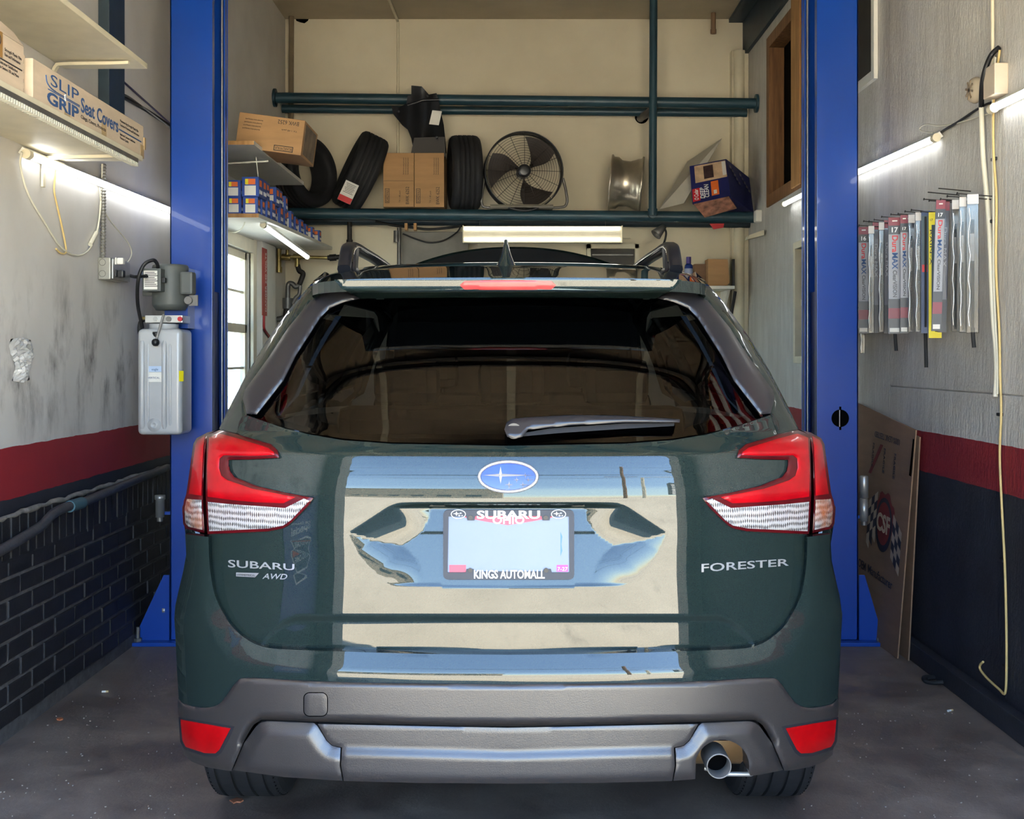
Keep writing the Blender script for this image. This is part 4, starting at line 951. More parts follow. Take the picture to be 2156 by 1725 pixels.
# seat cover boxes
def carton(name, label, cat, x0, x1, y0, y1, z0, z1, m, group=None):
    t = thing(name, label, cat, ((x0+x1)/2, (y0+y1)/2, z0), group); q = MB(); q.box((x0, y0, z0), (x1, y1, z1), .003); return t, q.build('carton', m, t)
bxF = -1.535; t, cb = carton('seat_cover_box', 'long pale carton lettered SLIP N GRIP Seat Covers lying on shelf', 'box', bxF-.15, bxF, 3.76, 4.87, zb+.021, zb+.155, M_card_pale)
ux, uy = (0, 1, 0), (0, 0, 1)
def side_text(txt, px, py, size, m, par, width=None, align='L', bold=0.0, nm='printed_text', lift=.0012):
    p = PX(px, py, bxF+lift); q = MB(); q.text(txt, p, ux, uy, size, width, align, .0005, bold=bold); return q.build(nm, m, par)
def st(txt, y0, z0, y1, size, m, bold=0.0, shear=0.0): q = MB(); q.text(txt, (bxF+.0012, y0, zb+.021+z0), ux, uy, size, y1-y0, 'L', .0005, bold=bold, shear=shear); q.build('printed_text', m, cb)
st('SLIP', 3.90, .080, 4.15, .040, M_ink); st('GRIP', 3.87, .018, 4.15, .040, M_ink, .03); st('Seat Covers', 4.17, .050, 4.56, .052, M_ink, .02); st('Clings, Covers, Protects', 4.17, .026, 4.42, .014, M_ink_k)
st('Maximum Bag Strength Plastic Film', 4.58, .096, 4.80, .010, M_ink_k); st('Customer Protection and Performance', 4.58, .080, 4.81, .010, M_ink_k); st('Improved Customer Satisfaction', 4.58, .044, 4.76, .010, M_ink_k); st('Protects Quality', 4.58, .030, 4.68, .010, M_ink_k)
for y0_, y1_, z0_, z1_ in ((4.57, 4.84, .083, .088), (3.93, 4.16, .087, .090)): q = MB(); q.box((bxF, y0_, zb+z0_), (bxF+.0015, y1_, zb+z1_)); q.build('printed_rule', M_ink, cb)
q = MB(); q.tube(spline([(bxF+.001, 3.86, zb+.125), (bxF+.001, 3.87, zb+.103), (bxF+.001, 3.90, zb+.092), (bxF+.001, 3.94, zb+.089)], 5), .0022, 6); q.build('printed_curve', M_ink, cb)
q = MB(); y = 3.88
while y < 4.16: q.box((bxF, y, zb+.082), (bxF+.0013, y+.003, zb+.0855)); y += .006
q.build('printed_teeth', M_ink, cb)['kind'] = 'stuff'
q = MB(); q.lathe((bxF, 4.03, zb+.0875), (1, 0, 0), [(.0, .0015), (.012, .0015), (.012, 0)], 20); q.build('printed_roundel', M_ink_w, cb); st('N', 4.024, .060, 4.036, .013, M_ink)
for a_, b_ in (((bxF-.02, 4.872, zb+.06), (bxF+.004, 4.89, zb+.11)), ((bxF-.001, 4.83, zb+.022), (bxF+.001, 4.875, zb+.075)), ((bxF, 4.38, zb+.021), (bxF+.0012, 4.43, zb+.085)), ((bxF, 4.02, zb+.021), (bxF+.0012, 4.07, zb+.04))): q = MB(); q.box(a_, b_); q.build('packing_tape', M_tape, cb)
t, cb2 = carton('seat_cover_box', 'pale carton with an open flap and brown tape, end against the long box', 'box', bxF-.18, bxF-.004, 3.05, 3.70, zb+.021, zb+.175, M_card_pale)
def st2(txt, y0, z0, y1, size, m): q = MB(); q.text(txt, (bxF-.0028, y0, zb+.021+z0), ux, uy, size, y1-y0, 'L', .0005); q.build('printed_text', m, cb2)
st2('Strength Plastic Film', 3.56, .105, 3.68, .010, M_ink_k); st2('Ease and Performance', 3.56, .09, 3.67, .010, M_ink_k); st2('Customer Satisfaction', 3.52, .060, 3.65, .010, M_ink_k); st2('up to Seniors XR and More', 3.51, .046, 3.66, .010, M_ink_k)
q = MB(); q.box((bxF-.0045, 3.53, zb+.094), (bxF-.0025, 3.685, zb+.098)); q.build('printed_rule', M_ink_k, cb2)
q = MB(); q.box((bxF-.0045, 3.44, zb+.10), (bxF-.0025, 3.545, zb+.176)); q.build('packing_tape', mat('brown_tape', (150, 112, 62), .35, var=.15), cb2)
q = MB(); q.lathe((bxF-.003, 3.515, zb+.150), (1, 0, 0), [(.018, 0), (.018, .0012), (.014, .0012), (.014, 0)], 24); q.lathe((bxF-.003, 3.515, zb+.150), (1, 0, 0), [(.007, 0), (.007, .0012), (0, .0012)], 16); q.build('printed_logo', M_ink_k, cb2)
q = MB(); q.prism([(bxF-.004, 3.50, zb+.175), (bxF-.004, 3.70, zb+.175), (bxF-.03, 3.69, zb+.215), (bxF-.03, 3.53, zb+.23)], (-.003, 0, .001)); q.build('box_flap', M_card_pale, cb2)
t, cb3 = carton('cardboard_sleeve', 'narrow upright cardboard sleeve with punched slots wedged between two seat cover boxes', 'box', bxF-.14, bxF-.02, 3.715, 3.75, zb+.021, zb+.16, M_card_pale)
q = MB()
for k in range(4): q.box((bxF-.0205, 3.730, zb+.04+.03*k), (bxF-.0188, 3.735, zb+.052+.03*k))
q.build('slot', M_ink_k, cb3)

# LED tube fixtures
def tube_light(label, A, B, nrm, cordpt=None, group='LED tube lights on the side walls', r=.014):
    A, B, nrm = Vector(A), Vector(B), Vector(nrm).normalized(); d = (B-A).normalized(); t = thing('tube_light', label, 'tube light', (A+B)/2, group)
    q = MB(); q.obox((A+B)/2 - nrm*.012, d*((B-A).length/2), nrm*.010, d.cross(nrm)*.014, .003); q.build('housing', M_white, t)
    q = MB(); q.cyl(A+d*.03+nrm*.006, B-d*.03+nrm*.006, r, seg=14); q.build('lit_tube', M_led, t)
    for p, s_ in ((A, 1), (B, -1)):
        q = MB(); q.cyl(p+nrm*.004, p+d*.035*s_+nrm*.004, r*1.3, seg=14); q.build('end_cap', M_cream, t)
    return t
A = PX(52, 322, XL+.03); B = PX(375, 449, XL+.03); tube_light('long lit LED tube along the left wall under the seat cover shelf', A, B, (.8, 0, -.6))
def cord(name, label, pts, r, m, n=8, cat='cable'): q = MB(); q.tube(spline(pts, n), r, 8); return tag(q.build(name, m), label, cat)
W = lambda px, py, o=.012: PX(px, py, XL+o)
t = cord('lamp_cable', 'thin white cable drooping in a loop from the left tube light to the outlet', [W(46, 320, .03), W(43, 350), W(60, 410), W(95, 470), W(130, 522), W(165, 538), W(192, 520), W(207, 475), W(213, 410), W(215, 345, .02)], .0042, M_cord_w, 8)
q = MB(); a_ = W(190, 515); b_ = W(203, 490); q.tube([a_, b_], .010, 8); q.build('inline_switch', M_cord_w, t)
cord('lamp_cable', 'cream cable hanging straight down the left wall inside the cable loop', [W(118, 360), W(114, 400), W(122, 440), W(133, 490), W(139, 530), W(128, 533), W(118, 524)], .004, M_cord_y)
cord('lamp_cable', 'thin white cable arching right of the ribbed conduit into the outlet', [W(209, 395), W(214, 430), W(230, 462), W(255, 492), W(272, 515), W(277, 535), W(268, 553), W(255, 556)], .0032, M_cord_w)
q = MB(); A = W(218, 345, .02); B = W(217, 545, .02); n_ = 60; q.tube([A+(B-A)*k/n_ for k in range(n_+1)], [.013 if k % 2 else .009 for k in range(n_+1)], 10, False); tag(q.build('flexible_conduit', mat('armoured_conduit', (128, 126, 120), .5, .3)), 'ribbed grey metal conduit running down the left wall into the outlet box', 'conduit')
t = thing('outlet_box', 'grey steel electrical outlet box with two plugs on the left wall', 'outlet', W(230, 595))
A = W(206, 542, 0); B = W(242, 595, 0); q = MB(); q.box((XL, A.y, B.z), (XL+.055, B.y+.02, A.z), .004); q.build('steel_box', M_conduit, t)
q = MB()
for dz in (.025, .075): q.lathe((XL+.02, A.y-.0005, B.z+dz), (0, -1, 0), [(.015, 0), (.015, .0012), (.013, .0012), (.013, 0)], 18)
q.build('knockout', M_steel_dk, t)
q = MB(); q.box((XL+.055, A.y+.02, B.z+.004), (XL+.060, B.y+.03, A.z-.004), .002); cov = q.build('cover_plate', M_steel, t)
for k, dz in enumerate((.03, .085)): q = MB(); q.box((XL+.06, A.y+.045, B.z+dz-.016), (XL+.066, A.y+.085, B.z+dz+.016), .003); q.build('socket', M_black if k == 0 else M_paper, cov)
q = MB(); q.box((XL+.066, A.y+.05, B.z+.07), (XL+.095, A.y+.08, B.z+.10), .006); q.build('white_plug', M_paper, t); q = MB(); q.box((XL+.066, A.y+.05, B.z+.012), (XL+.095, A.y+.085, B.z+.045), .006); q.build('black_plug', M_black, t)
# steel strut, cables to the column, foil patch, plinth pipe
a = PX(206, 100, XL); b = PX(240, 100, XL); q = MB(); q.box((XL+.001, a.y, 2.42), (XL+.05, b.y, ZC-.001), .003); tag(q.build('steel_strut', M_teal_dk), 'dark teal steel strut on the left wall behind the shelves', 'strut')
cord('wire', 'slack purple wire strung from the steel strut to the left lift column', [W(236, 150), W(280, 190), W(330, 235), P(366, 268, 5.9)], .005, mat('violet_cable', (72, 66, 96), .5))
cord('wire', 'black armoured cable sagging from the steel strut to the left lift column', [W(240, 205), W(256, 204), W(280, 216), W(320, 240), P(366, 272, 5.88)], .009, M_cord_k)
cord('wire', 'short grey cable bowed above the armoured cable at the left column', [W(240, 203), W(262, 199), W(300, 225), P(366, 275, 5.9)], .004, mat('grey_cable', (90, 88, 90), .5))
q = MB(); bm = bmesh.new(); bmesh.ops.create_grid(bm, x_segments=14, y_segments=22, size=1); c0 = PX(44, 758, XL); rnd = random.Random(3)
for v in bm.verts:
    u, w_ = v.co.x, v.co.y; r = math.hypot(u, w_); k = max(0, 1-r**4*.5); v.co = c0 + Vector((.010*k+rnd.uniform(0, .016)*k, u*.085*(1+.25*math.sin(3*w_)), w_*.085*(1-.1*abs(u))))
bm.verts.index_update(); q.add([v.co.copy() for v in bm.verts], [tuple(v.index for v in f.verts) for f in bm.faces]); bm.free()
tag(q.build('foil_patch', mat('crumpled_foil', (214, 212, 208), .35, .3, var=.15)), 'crumpled silver foil patch stuck over a hole in the left wall', 'foil patch')
pts = [PX(-60, 1190, bx+.03), PX(0, 1160, bx+.03), PX(60, 1125, bx+.03), PX(90, 1105, bx+.03), PX(112, 1082, bx+.03), PX(140, 1068, bx+.03), PX(180, 1056, bx+.03), PX(260, 1022, bx+.03), PX(352, 985, bx+.03)]
q = MB(); q.tube(spline(pts, 6), .019, 12); t = tag(q.build('wall_pipe', mat('black_painted_pipe', (58, 58, 62), .5, var=.3, scale=20, bump=.3)), 'black painted pipe with a bend along the brick plinth', 'pipe')
A, B = PX(146, 1067, bx+.03), PX(172, 1059, bx+.03); q = MB(); q.cyl(A, B, .024, seg=14); q.build('pipe_sleeve', mat('teal_tape', (60, 96, 108), .6, var=.2), t)
# ------------------------------------------------------------------ back of the bay
RF, RB = 9.02, 9.34                                         # the two rows of rack pipes
def pipe(label, a, b, r, m, fl=(), grp=None):
    q = MB(); q.cyl(a, b, r, seg=20); t = tag(q.build('steel_pipe', m), label, 'pipe', grp); a, b = Vector(a), Vector(b); d = (b-a).normalized()
    for p, s_ in fl: q = MB(); q.cyl(p, Vector(p)+d*.018*s_, r*1.75, seg=20); q.build('pipe_flange', m, t)
    return t
a, b = Vector((XL+.003, RF, P(590, 206, RF).z)), Vector((XR-.003, RF, P(1590, 218, RF).z)); pipe('upper teal rack pipe nearer the camera, flanged at the left wall', a, b, .040, M_teal, ((a, 1), (b, -1)), 'teal rack pipes')
pipe('upper teal rack pipe close to the back wall, seen just below the flanged one', (XL+.003, RB, P(612, 229, RB).z), (P(1572, 238, RB).x, RB, P(1572, 238, RB).z), .033, M_teal, (), 'teal rack pipes')
pipe('lower teal rack pipe nearer the camera, carrying tyres and fan', (P(600, 447, RF).x, RF, P(600, 449, RF).z), (P(1592, 458, RF).x, RF, P(1592, 458, RF).z), .042, M_teal, (), 'teal rack pipes')
pipe('lower teal rack pipe against the back wall behind the tyres', (P(600, 464, RB).x, RB, P(600, 464, RB).z), (P(1592, 471, RB).x, RB, P(1592, 471, RB).z), .034, M_teal_dk, (), 'teal rack pipes')
pipe('vertical teal pipe rising from the lower rack to the ceiling', (P(1374, 450, RF-.075).x, RF-.075, P(1374, 446, RF-.075).z), (P(1376, 0, RF-.075).x, RF-.075, ZC-.005), .030, M_teal)
q = MB(); a = P(1374, 440, RF-.075); q.cyl((a.x, a.y, a.z), (a.x, a.y, a.z-.05), .037, seg=20); q.cyl((a.x, a.y, a.z-.04), (a.x, RF-.03, a.z-.04), .030, seg=16); tag(q.build('pipe_tee', M_teal), 'teal tee fitting where the vertical pipe meets the rack', 'pipe fitting')
ztop = lambda px: P(px, np.interp(px, [600, 1592], [449, 458]), RF).z + .043
# shelf planks are absent: things stand across both pipes
def tyre(label, c, axis, R, W, tagged=None):
    c = Vector(c); ax = Vector(axis).normalized(); t = thing('tyre', label, 'tyre', c, 'tyres on the pipe rack'); h = W/2
    pr = [(R*.62, -h*.72), (R*.66, -h*.9), (R*.80, -h*1.03), (R*.92, -h*.98), (R*.975, -h*.84), (R*.99, -h*.70)]
    for k in range(4): x = (-.48+.32*k)*h; pr += [(R, x-.006), (R-.009, x-.005), (R-.009, x+.005), (R, x+.006)]
    pr += [(R*.99, h*.70), (R*.975, h*.84), (R*.92, h*.98), (R*.80, h*1.03), (R*.66, h*.9), (R*.62, h*.72), (R*.64, 0), (R*.62, -h*.72)]
    q = MB(); q.lathe(c, ax, pr, 64); q.build('tread_and_wall', M_tyre, t); return t, ax
zt = ztop(760)
tyre('dark tyre behind the overhanging carton, sidewall turned to the camera', (-1.62, 9.06, zt+.272), (.85, -.52, .06), .27, .21)
t2, ax2 = tyre('tyre leaning to the right with a white and red paper tag', (P(757, 360, 9.05).x, 9.08, zt+.286), (.88, .28, -.40), .305, .215)
c = P(733, 405, 8.765); u_ = Vector((.88, 0, -.40)).normalized(); v_ = Vector((.42, .0, .9)).normalized()
q = MB(); q.obox(c, u_*.052, v_*.078, (0, .002, 0)); pl = q.build('paper_tag', M_paper, t2); q = MB(); q.obox(c-v_*.056+Vector((0, -.003, 0)), u_*.051, v_*.022, (0, .001, 0)); q.build('red_strip', M_red, pl)
q = MB()
for k in range(7): q.obox(c+v_*(.06-.011*k)+Vector((0, -.003, 0)), u_*(.038-.004*(k % 3)), v_*.0016, (0, .0006, 0))
q.build('tag_print', M_ink_k, pl)
tyre('tyre standing upright between the cartons and the fan', (P(977, 361, 9.05).x, 9.12, ztop(977)+.288), (1, .16, .02), .288, .225)
def bwk(px0, px1, label):
    a, b = P(px0, 441, 8.93), P(px1, 322, 8.93); z0 = ztop(px0)+.001; t = thing('shipping_carton', label, 'box', ((a.x+b.x)/2, 9.1, z0), 'brown cartons marked BWK 6252')
    q = MB(); q.box((a.x, 8.93, z0), (b.x, 9.30, b.z), .003); cb = q.build('carton', M_card, t); w = b.x-a.x; hgt = b.z-z0
    def tx(s_, x, z, size, m, len_): q = MB(); q.text(s_, (a.x+w*x, 8.9288, z0+hgt*z), (0, 0, 1), (-1, 0, 0), size, len_, 'L', .0005); q.build('printed_text', m, cb)
    tx('BWK 6252', .84, .05, .026, M_ink_k, .13)
    for k in range(3): tx('Boardwalk deluxe cleaning goods packed', .68+.07*k, .60, .010, M_ink_k, .125)
    tx('TX 1-48 pack', .56, .08, .012, M_ink_k, .09)
    x0_, x1_, z0_, z1_ = a.x+w*.06, a.x+w*.20, z0+hgt*.07, z0+hgt*.34; q = MB(); e = .003
    for A_b in (((x0_, z0_), (x1_, z0_+e)), ((x0_, z1_-e), (x1_, z1_)), ((x0_, z0_), (x0_+e, z1_)), ((x1_-e, z0_), (x1_, z1_))): q.box((A_b[0][0], 8.9285, A_b[0][1]), (A_b[1][0], 8.9295, A_b[1][1]))
    q.build('printed_frame', M_ink_k, cb); tx('BOARDWALK', .175, .085, .022, M_ink_k, hgt*.235)
    return t, cb
t, cb = bwk(807, 871.5, 'left of two upright brown cartons between the tagged tyre and plain tyre'); q = MB(); a = P(808, 381, 8.93); b = P(870, 381, 8.93); q.box((a.x, 8.9285, a.z-.001), (b.x, 8.93, a.z+.001)); q.build('carton_seam', M_ink_k, cb)
bwk(872.5, 935, 'right of two upright brown cartons, touching the upright plain tyre')
# drum fan
fc = P(1102, 362, 8.95); Rf = .292; t = thing('floor_fan', 'black round drum fan with a wire guard on the pipe rack', 'fan', (fc.x, 8.98, ztop(1102)))
axf = Vector((.10, -1, -.03)).normalized(); fm = MB(); uf, wf = fm.ring_frame(axf)
circ = lambda R, o, n=64: [fc+axf*o+R*(math.cos(2*math.pi*k/n)*uf+math.sin(2*math.pi*k/n)*wf) for k in range(n)]
q = MB(); q.lathe(fc, axf, [(Rf, -.085), (Rf+.006, -.08), (Rf+.006, .055), (Rf, .06), (Rf-.004, .055), (Rf-.004, -.08), (Rf, -.085)], 64); q.build('drum', M_black, t)
q = MB()
for k in range(13): R = .06+.0185*k; q.tube(circ(R, .075-.02*(R/Rf)**3, 56), .0016, 5, closed=True)
for k in range(16):
    a_ = 2*math.pi*k/16; d = math.cos(a_)*uf+math.sin(a_)*wf; q.tube([fc+axf*.077+d*.05, fc+axf*.074+d*.16, fc+axf*.055+d*Rf], .002, 5)
q.build('wire_guard', mat('dark_wire', (52, 46, 42), .4, .4), t)['kind'] = 'stuff'
q = MB(); q.lathe(fc, axf, [(0, .082), (.03, .082), (.048, .078), (.05, .070), (.05, .066)], 28); q.build('guard_badge', M_gar, t)
for k in range(3):
    vs = []; fl = []; a0 = -.51+k*2*math.pi/3
    for i in range(9):
        r = .045+.225*i/8; sp = .18+.85*math.sin(min(1, i/6.5)*1.75)*.95
        for j in range(7):
            a_ = a0+sp*(j/6-.5)+.5*(i/8); d = math.cos(a_)*uf+math.sin(a_)*wf; vs.append(fc+d*r+axf*(.02-.075*(j/6-.5)))
    for i in range(8):
        for j in range(6): fl.append((i*7+j, i*7+j+1, i*7+j+8, i*7+j+7))
    q = MB(); q.add(vs, fl, True); q.add([v+axf*-.003 for v in vs], [f[::-1] for f in fl], True); q.build('blade', mat('dark_fan_blade', (58, 50, 46), .5, var=.1), t)
q = MB(); q.cyl(fc-axf*.08, fc+axf*.04, .05, seg=24); q.build('motor_hub', M_gar, t)
zb_ = ztop(1102)+.014
q = MB()
L_, R_2 = P(1020, 375, 8.97), P(1185, 375, 8.97)
q.tube(spline([(L_.x, 8.97, L_.z), (L_.x-.015, 8.99, L_.z-.10), (L_.x-.02, 9.0, zb_+.03), (L_.x+.03, 9.0, zb_), (fc.x, 9.0, zb_), (R_2.x-.03, 9.0, zb_), (R_2.x+.03, 9.0, zb_+.03), (R_2.x+.025, 8.99, L_.z-.10), (R_2.x, 8.97, L_.z)], 6), .010, 8); q.build('stand', M_steel_dk, t)
q = MB(); a, b = P(1032, 437, 8.86), P(1165, 431, 8.86); q.box((a.x, 8.84, zb_-.012), (b.x, 9.2, zb_+.004), .003); tag(q.build('plywood_scrap', mat('grey_plywood', (112, 104, 90), .7, var=.2)), 'thin grey board lying across the pipes under the fan', 'board')
# alloy wheel on edge
rc = P(1320, 382, 9.06); zr_ = ztop(1320); Rr = .215; t = thing('alloy_wheel', 'bare alloy wheel rim standing on edge beside the vertical pipe', 'wheel rim', (rc.x, 9.1, zr_))
axr = Vector((1, -.10, -.09)).normalized(); h = .125; cc = Vector((rc.x, 9.12, zr_+Rr+.004))
q = MB(); q.lathe(cc, axr, [(Rr*.80, -h+.01), (Rr-.004, -h), (Rr, -h+.004), (Rr, -h+.012), (Rr*.93, -h+.018), (Rr*.92, -h*.55), (Rr*.82, -h*.35), (Rr*.80, h*.15), (Rr*.86, h*.45), (Rr*.90, h*.62), (Rr*.92, h-.022), (Rr, h-.014), (Rr, h-.004), (Rr-.004, h), (Rr*.84, h-.006), (Rr*.76, h*.2), (Rr*.74, -h*.5), (Rr*.80, -h+.01)], 56); q.build('barrel', mat('dusty_alloy', (186, 176, 158), .32, .85, var=.12), t)
q = MB(); q.lathe(cc, axr, [(0, h*.75), (.05, h*.75), (.06, h*.65), (.06, h*.5)], 24)
for k in range(5):
    a_ = 2*math.pi*k/5; u2, w2 = q.ring_frame(axr); d = math.cos(a_)*u2+math.sin(a_)*w2; e = axr.cross(d); q.obox(cc+axr*h*.68+d*Rr*.48, d*Rr*.38, e*.022, axr*.012, .006)
q.build('spokes', M_alu, t)
# tilted white panel and the boxed mop
q = MB(); A, B, C_, D_ = P(1388, 441, 8.98), P(1440, 428, 8.98), P(1519, 292, 9.2), P(1447, 340, 9.34)
q.prism([A, B, C_, D_], (.006, .012, .004)); tag(q.build('foam_sheet', mat('dusty_white_board', (196, 192, 180), .6, var=.06)), 'white foam panel tilted against the boxed mop on the rack', 'panel')
ox = P(1450, 430, 8.9); t = thing('mop_box', 'colourful deep clean mop carton tipped on the right end of the rack', 'box', (P(1520, 430, 9.1).x, 9.1, ztop(1520)))
TL, TR, BR, BL = P(1452, 350, 8.93), P(1529, 335, 8.93), P(1538, 412, 8.80), P(1458, 430, 8.80)
back = Vector((.24, .34, -.090))
q = MB(); q.prism([TL, TR, BR, BL], back); mb_ = q.build('carton', mat('mop_carton_navy', (30, 36, 96), .45, var=.12), t)
def quad(o0, u0, u1, v0, v1, lift=.002):
    nrm = (BL-TL).cross(TR-TL).normalized(); nrm = nrm if nrm.y < 0 else -nrm
    f = lambda u, v: (TL*(1-u)*(1-v)+TR*u*(1-v)+BR*u*v+BL*(1-u)*v)+nrm*lift
    return [f(u0, v0), f(u0, v1), f(u1, v1), f(u1, v0)], f, nrm
def pr(name, u0, u1, v0, v1, m, lift=.002): p, f, n_ = quad(0, u0, u1, v0, v1, lift); q = MB(); q.prism(p, -n_*.001); q.build(name, m, mb_)
pr('photo_print', .12, .97, .03, .48, mat('mop_photo_beige', (200, 170, 140), .5, var=.25, scale=14)); pr('product_print', .36, .62, .08, .42, mat('mop_photo_dark', (64, 44, 46), .5, var=.5, scale=22), .003); pr('caution_print', .86, .96, .05, .42, M_paper, .003)
pr('red_logo', .02, .22, .62, .95, M_red); pr('orange_flash', .52, .72, .52, .90, M_orange); pr('white_flash', .58, .66, .76, .86, M_paper, .003)
def mop_text(s_, u, v0, v1, size, m):
    p, f, n_ = quad(0, 0, 1, 0, 1, .003); o = f(u, v0); e = (f(u, v1)-o); q = MB(); q.text(s_, o, e.normalized(), e.normalized().cross(n_)*-1, size, e.length, 'L', .0006, bold=.02); q.build('printed_text', m, mb_)
mop_text('O Cedar', .17, .93, .65, .032, M_ink_w); mop_text('DEEP', .335, .92, .64, .034, M_ink_w); mop_text('CLEAN', .45, .92, .58, .034, M_ink_w)
q = MB(); A, B = BL+(BR-BL)*.02, BR-(BR-BL)*.05; q.prism([A+Vector((.004, -.002, -.004)), B+Vector((0, -.002, -.004)), B+back*.35+Vector((.0, 0, -.045)), A+back*.35+Vector((.02, 0, -.055))], (0, .01, .01)); q.build('lower_face', mat('mop_photo_mixed', (170, 120, 100), .5, var=.6, scale=18), mb_)
q = MB()
for k in range(10):
    u = .12+.085*k; o = TR+(BR-TR)*(.15+.07*(k % 5))+back*u; q.obox(o+Vector((.004, -.001, 0)), back.normalized()*.016, (BR-TR).normalized()*.010, (.001, -.001, 0))
q.build('side_print', mat('side_print_grey', (110, 104, 110), .5, var=.4), mb_)['kind'] = 'stuff'
# red strap hanging below the rack
a = P(1508, 474, 9.0); q = MB(); q.prism([a+Vector((-.05, 0, .01)), a+Vector((.06, 0, .012)), a+Vector((.055, 0, -.02)), a+Vector((-.02, 0, -.032))], (0, .004, 0)); tag(q.build('red_tag', M_red), 'red box end poking out below the rack under the mop carton', 'tag')
# plastic wheel-arch liner hooked over the upper pipe
t = thing('fender_liner', 'black plastic fender liner slung over the upper rack pipe', 'fender liner', P(885, 320, 8.9))
out = [(866, 180), (888, 182), (903, 199), (919, 196), (922, 206), (926, 225), (934, 262), (938, 300), (940, 322), (872, 322), (866, 292), (858, 272), (846, 262), (828, 240), (824, 222), (840, 226), (856, 218), (858, 202), (866, 200)]
uv, fs = fill(out, 6); Yl = 8.93-.06*np.cos((uv[:, 1]-180)/45.)-.02*np.sin(uv[:, 0]/9.)+.0008*(uv[:, 1]-200); V = np.stack([(uv[:, 0]-VX)*Yl/F, Yl, H-(uv[:, 1]-VY)*Yl/F], -1); fs = orient(V, fs, (0, -1, 0)); lin_ = flat_skin(V, fs, (0, .03, 0), 'liner_shell', M_black, t)
q = MB(); c = P(917, 248, 8.84); q.obox(c, (.036, 0, -.004), (.012, 0, .052), (0, .002, 0)); q.build('parts_label', M_paper, t)
q = MB(); a, b = P(858, 222, 8.86), P(924, 210, 8.86); q.tube([a, (a+b)/2+Vector((0, -.01, .015)), b], .010, 8); q.build('moulded_ridge', M_gar, t)
for px_, py_ in ((900, 203), (920, 290), (840, 236)):
    p = P(px_, py_, 8.87); q = MB(); q.cyl(p, p+Vector((0, -.02, 0)), .008, seg=10); q.build('clip', M_gar, t)
q = MB(); q.prism([P(872, 290, 8.95), P(936, 288, 8.95), P(938, 330, 8.97), P(864, 330, 8.97)], (0, .05, 0)); q.build('lower_flap', mat('brown_black_plastic', (40, 34, 30), .6), t)

# ------------------------------------------------------------------ shelves in the left corner, cartons and filter boxes
E = -1.45
def corner_shelf(label, y0, y1, z0, z1):
    t = thing('corner_shelf', label, 'shelf', (XL+.2, (y0+y1)/2, z0)); q = MB()
    A = [(XL+.002, y0, z0), (E, y0, z0), (E, y1, z1), (XL+.002, y1, z1)]; q.prism(A, (0, 0, .022)); bd = q.build('shelf_board', M_white, t)
    q = MB(); q.prism([(XL+.002, y0-.002, z0), (E, y0-.002, z0), (E, y0-.002, z0+.022), (XL+.002, y0-.002, z0+.022)], (0, -.001, 0)); q.build('raw_edge', M_wood, bd); return t
t = corner_shelf('upper shelf in the left corner carrying one overhanging carton', 6.53, 8.05, P(535, 305, 6.53).z, P(640, 390, 8.05).z)
q = MB(); z_ = P(600, 340, 7.2).z; zz_ = P(535, 305, 6.53).z; q.tube([(XL+.01, 7.0, zz_-.20), (XL+.06, 7.0, zz_-.03), (E-.02, 7.0, zz_-.012)], .006, 8); q.tube([(E-.06, 6.85, zz_-.012), (E-.055, 6.9, zz_-.15), (E-.05, 6.92, zz_-.22)], .003, 6); q.build('wire_bracket', M_white, t)
zs0, zs1 = P(545, 458, 6.65).z, P(700, 526, 9.29).z; corner_shelf('lower shelf in the left corner crowded with small blue boxes', 6.65, 9.29, zs0, zs1)
zsh = lambda y: zs0+(zs1-zs0)*(y-6.65)/2.64+.0225
# overhanging carton
th = math.radians(7.5); ux_, uz_ = Vector((math.cos(th), 0, -math.sin(th))), Vector((math.sin(th), 0, math.cos(th))); bc = Vector((-1.405, 6.95, P(570, 298, 6.95).z+.006))
t = thing('shipping_carton', 'brown carton tipping over the edge of the upper corner shelf', 'box', bc-uz_*.1, 'brown cartons marked BWK 6252')
q = MB(); q.obox(bc, ux_*.188, (0, .21, 0), uz_*.100, .004); cb = q.build('carton', M_card, t)
def ct(s_, u, v, size, ln): q = MB(); q.text(s_, bc+ux_*u+uz_*v+Vector((0, -.2108, 0)), -ux_, -uz_, size, ln, 'L', .0005); q.build('printed_text', M_ink_k, cb)
ct('BWK 6252', .155, .085, .024, .12); ct('TX 1-48 pack', .15, .035, .010, .09)
for k in range(4): ct('Boardwalk deluxe cleaning goods', -.05-.004*k, .070-.018*k, .008, .10)
q = MB(); o_ = bc+ux_*.085-uz_*.075+Vector((0, -.2105, 0)); 
for du, dv, su, sv in ((0, .014, .055, .002), (0, -.014, .055, .002), (.053, 0, .002, .014), (-.053, 0, .002, .014)): q.obox(o_+ux_*du+uz_*dv, ux_*su, (0, .0006, 0), uz_*sv)
q.build('printed_frame', M_ink_k, cb); ct('BOARDWALK', .133, -.068, .018, .096)
q = MB(); o_ = bc+ux_*.1885; q.obox(o_, ux_*.0008, (0, .17, 0), uz_*.085); q.build('end_print', mat('end_print_grey', (120, 104, 86), .6, var=.5, scale=10), cb)
q = MB(); q.obox(o_+ux_*.001+Vector((0, -.05, .01)), ux_*.0008, (0, .07, 0), uz_*.06); q.obox(o_+ux_*.001+Vector((0, .12, .04)), ux_*.0008, (0, .03, 0), uz_*.03); q.build('end_figure', M_ink_k, cb)
